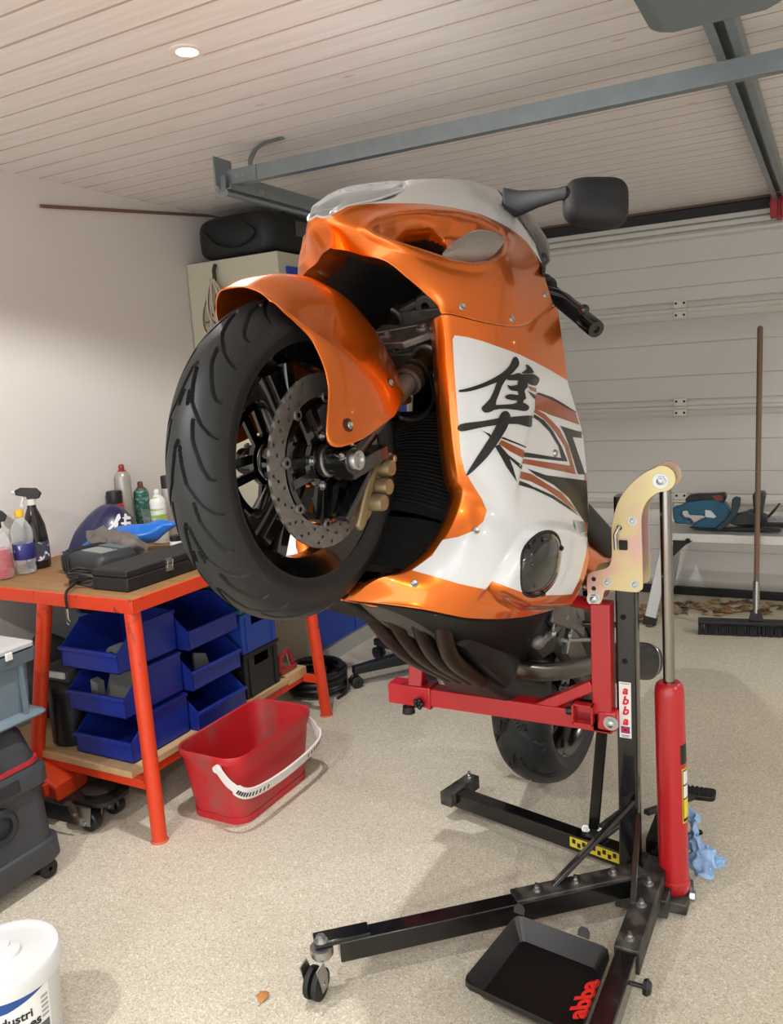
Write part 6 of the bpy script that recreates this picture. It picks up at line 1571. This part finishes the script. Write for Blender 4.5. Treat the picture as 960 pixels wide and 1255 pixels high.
for y, k in ((3.16, .75), (3.18, .93), (3.24, 1.0), (3.9, 1.0), (3.97, .92), (4.0, .7)): secs.append([Vector((-2.47 + p[0] * k, y, CH + .103 + p[1] * k)) for p in superell(.225, .102, .45, 32)])
loft(mb, secs); bb_ = mb.build('bag_body', mat('bag_nylon', (26, 29, 31), .6, noise=.2, bump=.25, bscale=60), tbag, smooth=60)
mb = MB(); mb.tube([Vector(p) for p in smooth_curve([(-2.40, 3.155, CH + .16), (-2.33, 3.15, CH + .10), (-2.42, 3.145, CH + .05), (-2.55, 3.15, CH + .07), (-2.62, 3.155, CH + .13)], 30)], .010, n=6, flat=.4); mb.build('strap', mat('strap_black', (20, 22, 24), .7), bb_)
mb = MB(); mb.box((-2.243, 3.42, CH + .13), (.004, .14, .07)); mb.build('patch_label', mat('patch_grey', (110, 108, 104), .6, noise=.4, nscale=60), bb_)
cc_ = thing('cable_coil', 'coil of white and brown cable hung on side of the beige cabinet', 'cable', (-2.56, 3.11, 1.75))
hk = atY(264, 336, 3.115)
mb = MB(); mb.tube([hk + Vector((.0, .006, .045)), hk + Vector((0, -.008, .02)), hk + Vector((0, -.008, -.03))], .009, n=8); mb.build('tie', mat('tie_dark', (52, 46, 44), .6), cc_)
for k in range(9):
    c0 = hk + Vector((0, -.012 - .003 * k, -.02)); w = .035 + .010 * (k % 4); h = .17 + .02 * (k % 5); ph = (k - 4) * .018
    P = [c0 + Vector((ph * .9 * (math.sin(s / 2) ** 2) + w * math.sin(s) * math.sin(s / 2) * 1.3, .004 * math.sin(s * 2 + k), -h * (1 - math.cos(s)) / 2 * (1.15))) for s in np.linspace(0, 2 * PI, 30)]
    mb = MB(); mb.tube(P, .0042, n=6, closed=True); mb.build('cable_loop', mat('cable_white', (206, 190, 174), .5) if k % 3 else mat('cable_brown', (112, 88, 76), .5), cc_)
st = thing('work_stool', 'black five-spoke stool base on castors in front of the blue cabinet', 'stool', (-1.68, 3.32, 0))
sb = mat('stool_black', (26, 28, 32), .45); sc_ = Vector((-1.68, 3.32, 0))
mb = MB(); mb.cyl(sc_ + Vector((0, 0, .075)), sc_ + Vector((0, 0, .17)), .034, .028, n=24); mb.cyl(sc_ + Vector((0, 0, .17)), sc_ + Vector((0, 0, .44)), .018, n=20); mb.build('gas_column', sb, st)
mb = MB(); mb.lathe([(.0001, .44), (.14, .44), (.17, .455), (.175, .475), (.165, .495), (.0001, .50)], sc_, n=40); mb.build('seat', sb, st, smooth=50)
for k in range(5):
    an = math.radians(-130 + 72 * k); d_ = Vector((math.cos(an), math.sin(an), 0)); tip = sc_ + d_ * .345
    mb = MB(); secs = [[sc_ + d_ * r + Vector((-d_.y, d_.x, 0)) * p[0] + Vector((0, 0, z + p[1])) for p in rrect(w, h, .008, 3)] for r, z, w, h in ((.02, .10, .06, .06), (.18, .092, .05, .05), (.355, .082, .042, .036))]
    loft(mb, secs); lg = mb.build('leg', sb, st, smooth=45)
    mb = MB(); mb.cyl(tip + Vector((0, 0, .066)), tip + Vector((0, 0, .04)), .010); sd = Vector((-d_.y, d_.x, 0))
    for s in (-1, 1): mb.lathe([(.004, -.009), (.024, -.009), (.028, -.005), (.028, .006), (.022, .010), (.004, .010)], tip + sd * (.017 * s) + Vector((0, 0, .028)), sd * s, n=22)
    mb.build('castor', sb, lg, smooth=40)
co = thing('hose_coil', 'black coiled hose in a round pile beside right bench leg', 'hose', (-2.0, 2.98, 0)); cc0 = Vector((-2.055, 2.965, 0))
hb_ = mat('hose_black', (20, 21, 22), .4, noise=.15)
mb = MB(); P = []
for i in range(300):
    a = 2 * PI * i / 30; lay = i // 75; r = .126 - .006 * math.sin(a * .31); P.append(cc0 + Vector((r * math.cos(a), r * math.sin(a), .013 + .0092 * (i / 30))))
mb.tube(P, .0125, n=8); mb.tube([cc0 + Vector((.115 * math.cos(a), .115 * math.sin(a), .114)) for a in np.linspace(0, 5.6, 26)] + [cc0 + Vector((.06, -.02, .118)), cc0 + Vector((-.02, .05, .118)), cc0 + Vector((-.10, .03, .116))], .0125, n=8); mb.build('hose_turns', hb_, co)
mb = MB(); mb.tube([Vector(p) for p in smooth_curve([cc0 + Vector((.10, .05, .11)), cc0 + Vector((.145, .03, .05)), cc0 + Vector((.155, -.01, .012)), cc0 + Vector((.15, -.07, .007))], 20)], .006, n=8); mb.build('hose_tail', hb_, co)

# ================================================================== BY THE GARAGE DOOR
br = thing('broom', 'wide black push broom with a long wooden handle leaning on garage door', 'broom', (-.30, 4.42, 0))
H0 = Vector((-.316, 4.348, .085)); H1 = atY(932, 402, 4.56)
mb = MB(); mb.cyl(H0 + (H1 - H0) * .10, H1, .0125, .0135, n=18); mb.ball(H1, .0135, n=8); mb.build('handle', mat('broom_wood', (128, 100, 78), .6, noise=.2, stretch=(8, 8, 1)), br)
mb = MB(); mb.cyl(H0 + (H1 - H0) * .02, H0 + (H1 - H0) * .13, .0165, n=18); mb.build('ferrule', steel, br)
mb = MB(); mb.prism([(-.035, -.012), (.035, -.012), (.02, .05), (-.02, .05)], H0, (1, 0, 0), (0, (H1 - H0).normalized().y, 1), .03, both=True); mb.build('socket', blackplastic, br, bevel=.004)
ha = Vector((-.585, 4.30, .066)); hb2 = Vector((-.02, 4.40, .066))
mb = MB(); mb.bar(ha, hb2, .065, .022); hd_ = mb.build('head', blackplastic, br, bevel=.006)
mb = MB(); bris = mat('bristle_black', (34, 34, 35), .8); dd_ = (hb2 - ha); nn_ = 60; sd = Vector((-dd_.y, dd_.x, 0)).normalized()
for i in range(nn_):
    for r_ in (-1, 0, 1):
        p = ha + dd_ * ((i + .5) / nn_) + sd * (.022 * r_); e = p + Vector((random.uniform(-.004, .004), random.uniform(-.004, .004) + .006 * r_, -.064)); mb.cyl(p + Vector((0, 0, -.010)), e, .0035, .0055, n=6)
bo = mb.build('bristles', bris, br); bo['kind'] = 'stuff'
pf_ = thing('step_platform', 'folding aluminium step platform standing in front of the garage door', 'step platform', (-.3, 4.55, 0))
alu = mat('aluminium', (196, 196, 192), .4, .55, noise=.08)
PZ, PY0, PY1, PX0, PX1 = .490, 4.452, 4.80, -.785, .42
mb = MB(); 
for k in range(6): mb.box(((PX0 + PX1) / 2, PY0 + .03 + k * (PY1 - PY0 - .06) / 5, PZ - .004), (PX1 - PX0 - .01, (PY1 - PY0 - .06) / 5 - .004, .008))
dk = mb.build('deck', alu, pf_)
mb = MB(); 
for y in (PY0, PY1): mb.bar((PX0, y, PZ - .022), (PX1, y, PZ - .022), .020, .046)
for x in (PX0, PX1): mb.bar((x, PY0, PZ - .022), (x, PY1, PZ - .022), .020, .040)
mb.build('edge_rail', mat('platform_edge', (216, 214, 206), .45, .3), pf_, bevel=.004)
for sx, xx in ((-1, PX0), (1, PX1)):
    for yy, yo in ((PY0, -.085), (PY1, .085)):
        mb = MB(); mb.bar((xx + .03 * -sx, yy, PZ - .03), (xx + .055 * sx, yy + yo, .02), .026, .060, up=(1, 0, 0)); lg = mb.build('leg', alu, pf_, bevel=.003)
        mb = MB(); mb.bar((xx + .05 * sx, yy + yo * .94, .045), (xx + .058 * sx, yy + yo, .0), .034, .068, up=(1, 0, 0)); mb.build('rubber_foot', rubber, lg, bevel=.003)
    mb = MB(); mb.prism([(0, 0), (-sx * .12, 0), (-sx * .085, -.022), (-sx * .0, -.11)], (xx - sx * .035, PY0 - .012, PZ - .035), (1, 0, 0), (0, 0, 1), .004); mb.build('corner_gusset', blackplastic, pf_)
    mb = MB(); mb.bar((xx + .02 * sx, PY0 - .03, .26), (xx + .02 * sx, PY1 + .03, .26), .022, .03); mb.bar((xx + .035 * sx, PY0 - .055, .16), (xx - sx * .04, PY0 - .02, .28), .012, .02); mb.build('cross_brace', alu, pf_)
    for dx in (.01, -.11 * sx * sx): mb = MB(); mb.cyl((xx - sx * dx if dx > 0 else xx - sx * .13, PY0 - .014, PZ - .035), (xx - sx * dx if dx > 0 else xx - sx * .13, PY0 - .024, PZ - .035), .013, n=16); mb.build('rivet', darkmetal, pf_)
# chainsaw and hedge trimmer on the platform
teal = mat('tool_teal', (22, 84, 112), .42, noise=.06)
YS = 4.56
DZT = PZ + .004 - min(atY(810 + x / 5.973, 590 + y / 5.973, YS).z for x, y in ((250, 368), (500, 378), (880, 384)))
def tz(L): return [atY(810 + x / 5.973, 590 + y / 5.973, YS) + Vector((0, 0, DZT)) for x, y in L]
def prof3(mb, L, th, y=YS):
    P = tz(L); mb.prism([(p.x, p.z) for p in P], (0, y, 0), (1, 0, 0), (0, 0, 1), th, both=True)
csw = thing('chainsaw', 'teal battery chainsaw with a black battery lying on the step platform', 'chainsaw', (-.60, YS, PZ))
mb = MB(); prof3(mb, [(95, 205), (150, 195), (190, 165), (300, 150), (420, 150), (480, 180), (520, 240), (470, 330), (420, 355), (280, 352), (230, 335), (290, 300), (340, 285), (322, 262), (215, 258), (205, 222), (160, 232), (150, 262), (170, 290), (205, 290), (240, 330), (200, 325), (115, 320), (100, 270)], .085); cbd = mb.build('motor_body', teal, csw, bevel=.008, smooth=50)
mb = MB(); prof3(mb, [(335, 220), (375, 225), (415, 268), (400, 278), (335, 270)], .09); mb.build('badge_panel', mat('panel_white', (205, 208, 208), .5), cbd)
mb = MB(); prof3(mb, [(185, 145), (210, 120), (270, 110), (400, 108), (470, 102), (485, 130), (470, 170), (430, 172), (300, 150), (195, 172)], .07); bt_ = mb.build('battery', blackplastic, csw, bevel=.006)
mb = MB(); prof3(mb, [(380, 118), (450, 110), (462, 150), (420, 158)], .074); mb.build('battery_release', mat('battery_red', (130, 34, 38), .45), bt_)
mb = MB(); P = tz([(410, 345), (480, 290), (525, 220), (530, 140), (560, 118), (595, 130), (590, 190), (560, 260), (500, 330), (440, 370)]); c3 = [p + Vector((0, -.05, 0)) for p in P]; mb.prism([(p.x, p.z) for p in P], (0, YS - .05, 0), (1, 0, 0), (0, 0, 1), .02, both=True); mb.build('hand_guard', mat('guard_dark', (36, 54, 62), .5), csw, bevel=.005)
mb = MB(); prof3(mb, [(520, 260), (640, 240), (700, 260), (690, 330), (560, 340), (500, 320)], .06); mb.build('bar_cover', mat('cover_dark', (32, 40, 46), .5), csw, bevel=.006)
mb = MB(); prof3(mb, [(210, 352), (420, 356), (700, 352), (880, 362), (880, 384), (500, 378), (250, 368)], .05); mb.build('bar_sheath', blackplastic, csw, bevel=.004)
htr = thing('hedge_trimmer', 'black and teal hedge trimmer with upright guard behind the broom handle', 'hedge trimmer', (-.30, 4.70, PZ)); YS2 = 4.71
DZ2 = PZ + .004 - min(atY(810 + x / 5.973, 590 + y / 5.973, YS2).z for x, y in ((560, 330), (780, 330)))
def tz2(L): return [atY(810 + x / 5.973, 590 + y / 5.973, YS2) + Vector((0, 0, DZ2)) for x, y in L]
def prof4(mb, L, th):
    P = tz2(L); mb.prism([(p.x, p.z) for p in P], (0, YS2, 0), (1, 0, 0), (0, 0, 1), th, both=True)
mb = MB(); prof4(mb, [(560, 330), (590, 250), (660, 215), (740, 240), (785, 260), (780, 330)], .08); hbod = mb.build('motor_body', mat('trimmer_dark', (28, 40, 48), .45), htr, bevel=.006)
mb = MB(); prof4(mb, [(676, 100), (700, 86), (760, 84), (772, 110), (755, 200), (740, 300), (700, 300), (684, 200)], .10); mb.build('hand_guard', mat('guard_grey', (44, 54, 60), .45), htr, bevel=.008)
mb = MB(); prof4(mb, [(780, 265), (868, 168), (880, 172), (830, 240), (790, 278)], .02); mb.build('tip_guard', blackplastic, htr, bevel=.003)
P2 = tz2([(770, 318)])[0]; mb = MB(); mb.box((P2.x + .22, YS2, PZ + .045), (.46, .008, .03)); 
for k in range(14): mb.box((P2.x + .02 + k * .032, YS2 - .02, PZ + .045), (.012, .04, .006))
mb.build('blade', steel, htr)
mb = MB(); mb.box((P2.x + .12, YS2, PZ + .012), (.5, .05, .022)); mb.build('blade_sheath', blackplastic, htr, bevel=.004)
# dry leaves swept up against the door
lc_ = [mat('leaf_tan', (176, 132, 88), .8, noise=.2, nscale=30), mat('leaf_brown', (122, 82, 54), .8, noise=.2, nscale=30), mat('leaf_pale', (200, 166, 118), .8, noise=.2, nscale=30)]
def leaf(seed, sz):
    rr = random.Random(seed); mb = MB(); n = 9; L_ = sz; rows = []
    cu, tw = rr.uniform(-1.2, 1.6), rr.uniform(-.6, .6)
    for i in range(n):
        t = i / (n - 1); w = sz * .36 * math.sin(PI * min(1, t * .93 + .05)) * (1 + .25 * math.cos(t * 16)); z = sz * .22 * cu * (t - .5) ** 2 * 2; row = []
        for s in (-1, -.5, 0, .5, 1): row.append(Vector(((t - .5) * L_, s * w, z + abs(s) * w * .55 * (1 if cu > 0 else .5) + s * w * tw * (t - .5))))
        rows.append(row)
    mb.grid(rows); mb.tube([(-.5 * L_, 0, z * 0 + sz * .22 * cu * .5), (-.75 * L_, .002, sz * .12 * cu)], .0009, n=5)
    zm = min(p.z for p in mb.v); mb.v = [p - Vector((0, 0, zm - .001)) for p in mb.v]
    return mb
protos = []
for k in range(6):
    o = leaf(k, .060).build('dry_leaf', lc_[k % 3], solid=.0008, soff=0, smooth=60); tag(o, 'small curled dry leaf in the row swept along the floor by the garage door', 'leaf', 'dry leaves along the garage door'); protos.append(o)
cnt = 0; rr = random.Random(3)
pix = []
for i in range(110):
    u = 778 + rr.random() ** .9 * 182 if i > 8 else rr.uniform(786, 812); v = 743 + rr.gauss(0, 1) * 4.5 + (10 if u < 812 else 0)
    pix.append((u, v))
used_ = []
for i, (u, v) in enumerate(pix):
    p = atZ(u, v, 0.0)
    if p.y > 4.93 or (abs(p.y - (4.30 + (p.x + .585) * .18)) < .08 and p.x > -.65): continue
    if any((p - q).length < .031 for q in used_): continue
    used_.append(p.copy())
    o = protos[cnt % 6] if cnt < 6 else protos[cnt % 6].copy()
    if cnt >= 6: COL.objects.link(o)
    s = rr.uniform(.7, 1.3); o.location = p; o.rotation_euler = (rr.uniform(-.15, .15), rr.uniform(-.15, .15), rr.uniform(0, 6.28)); o.scale = (s, s, s); cnt += 1
for (u, v, lab_) in ((322, 1224, 'single orange-brown dry leaf alone on floor near the lower left'),):
    o = leaf(21, .038).build('dry_leaf', mat('leaf_orange', (206, 142, 76), .8, noise=.2, nscale=40), solid=.0008, soff=0, smooth=60); o.location = atZ(u, v, 0.0); o.rotation_euler = (0, 0, 1.9); tag(o, lab_, 'leaf')
o = leaf(5, .05).build('dry_leaf', lc_[1], solid=.0008, soff=0, smooth=60); o.location = atZ(467, 779, 0); o.rotation_euler = (0, 0, .8); tag(o, 'brown dry leaf on floor close to the cabinet plinth', 'leaf')
# blue paper towel hanging over the foot pump
mb = MB(); rows = [[(838, 975, 2.20), (846, 985, 2.19), (851, 1000, 2.19)], [(838, 1010, 2.17), (852, 1012, 2.15), (862, 1024, 2.14)], [(842, 1045, 2.12), (862, 1045, 2.10), (886, 1052, 2.10)], [(846, 1064, 2.12), (866, 1080, 2.08), (889, 1064, 2.11)]]
G = crumple(crumple(bicubic([[atY(u, v, y) for u, v, y in r] for r in rows], 60, 50), .022, 26, 6), .012, 60, 2); G = [[Vector((p.x, p.y, max(p.z, .003))) for p in r] for r in G]; mb.grid(G)
tag(mb.build('paper_towel', mat('towel_blue', (150, 186, 224), .85, noise=.1, nscale=30, bump=.3, bscale=120), solid=.003, smooth=80), 'crumpled light blue paper towel hanging behind the red ram', 'paper towel')
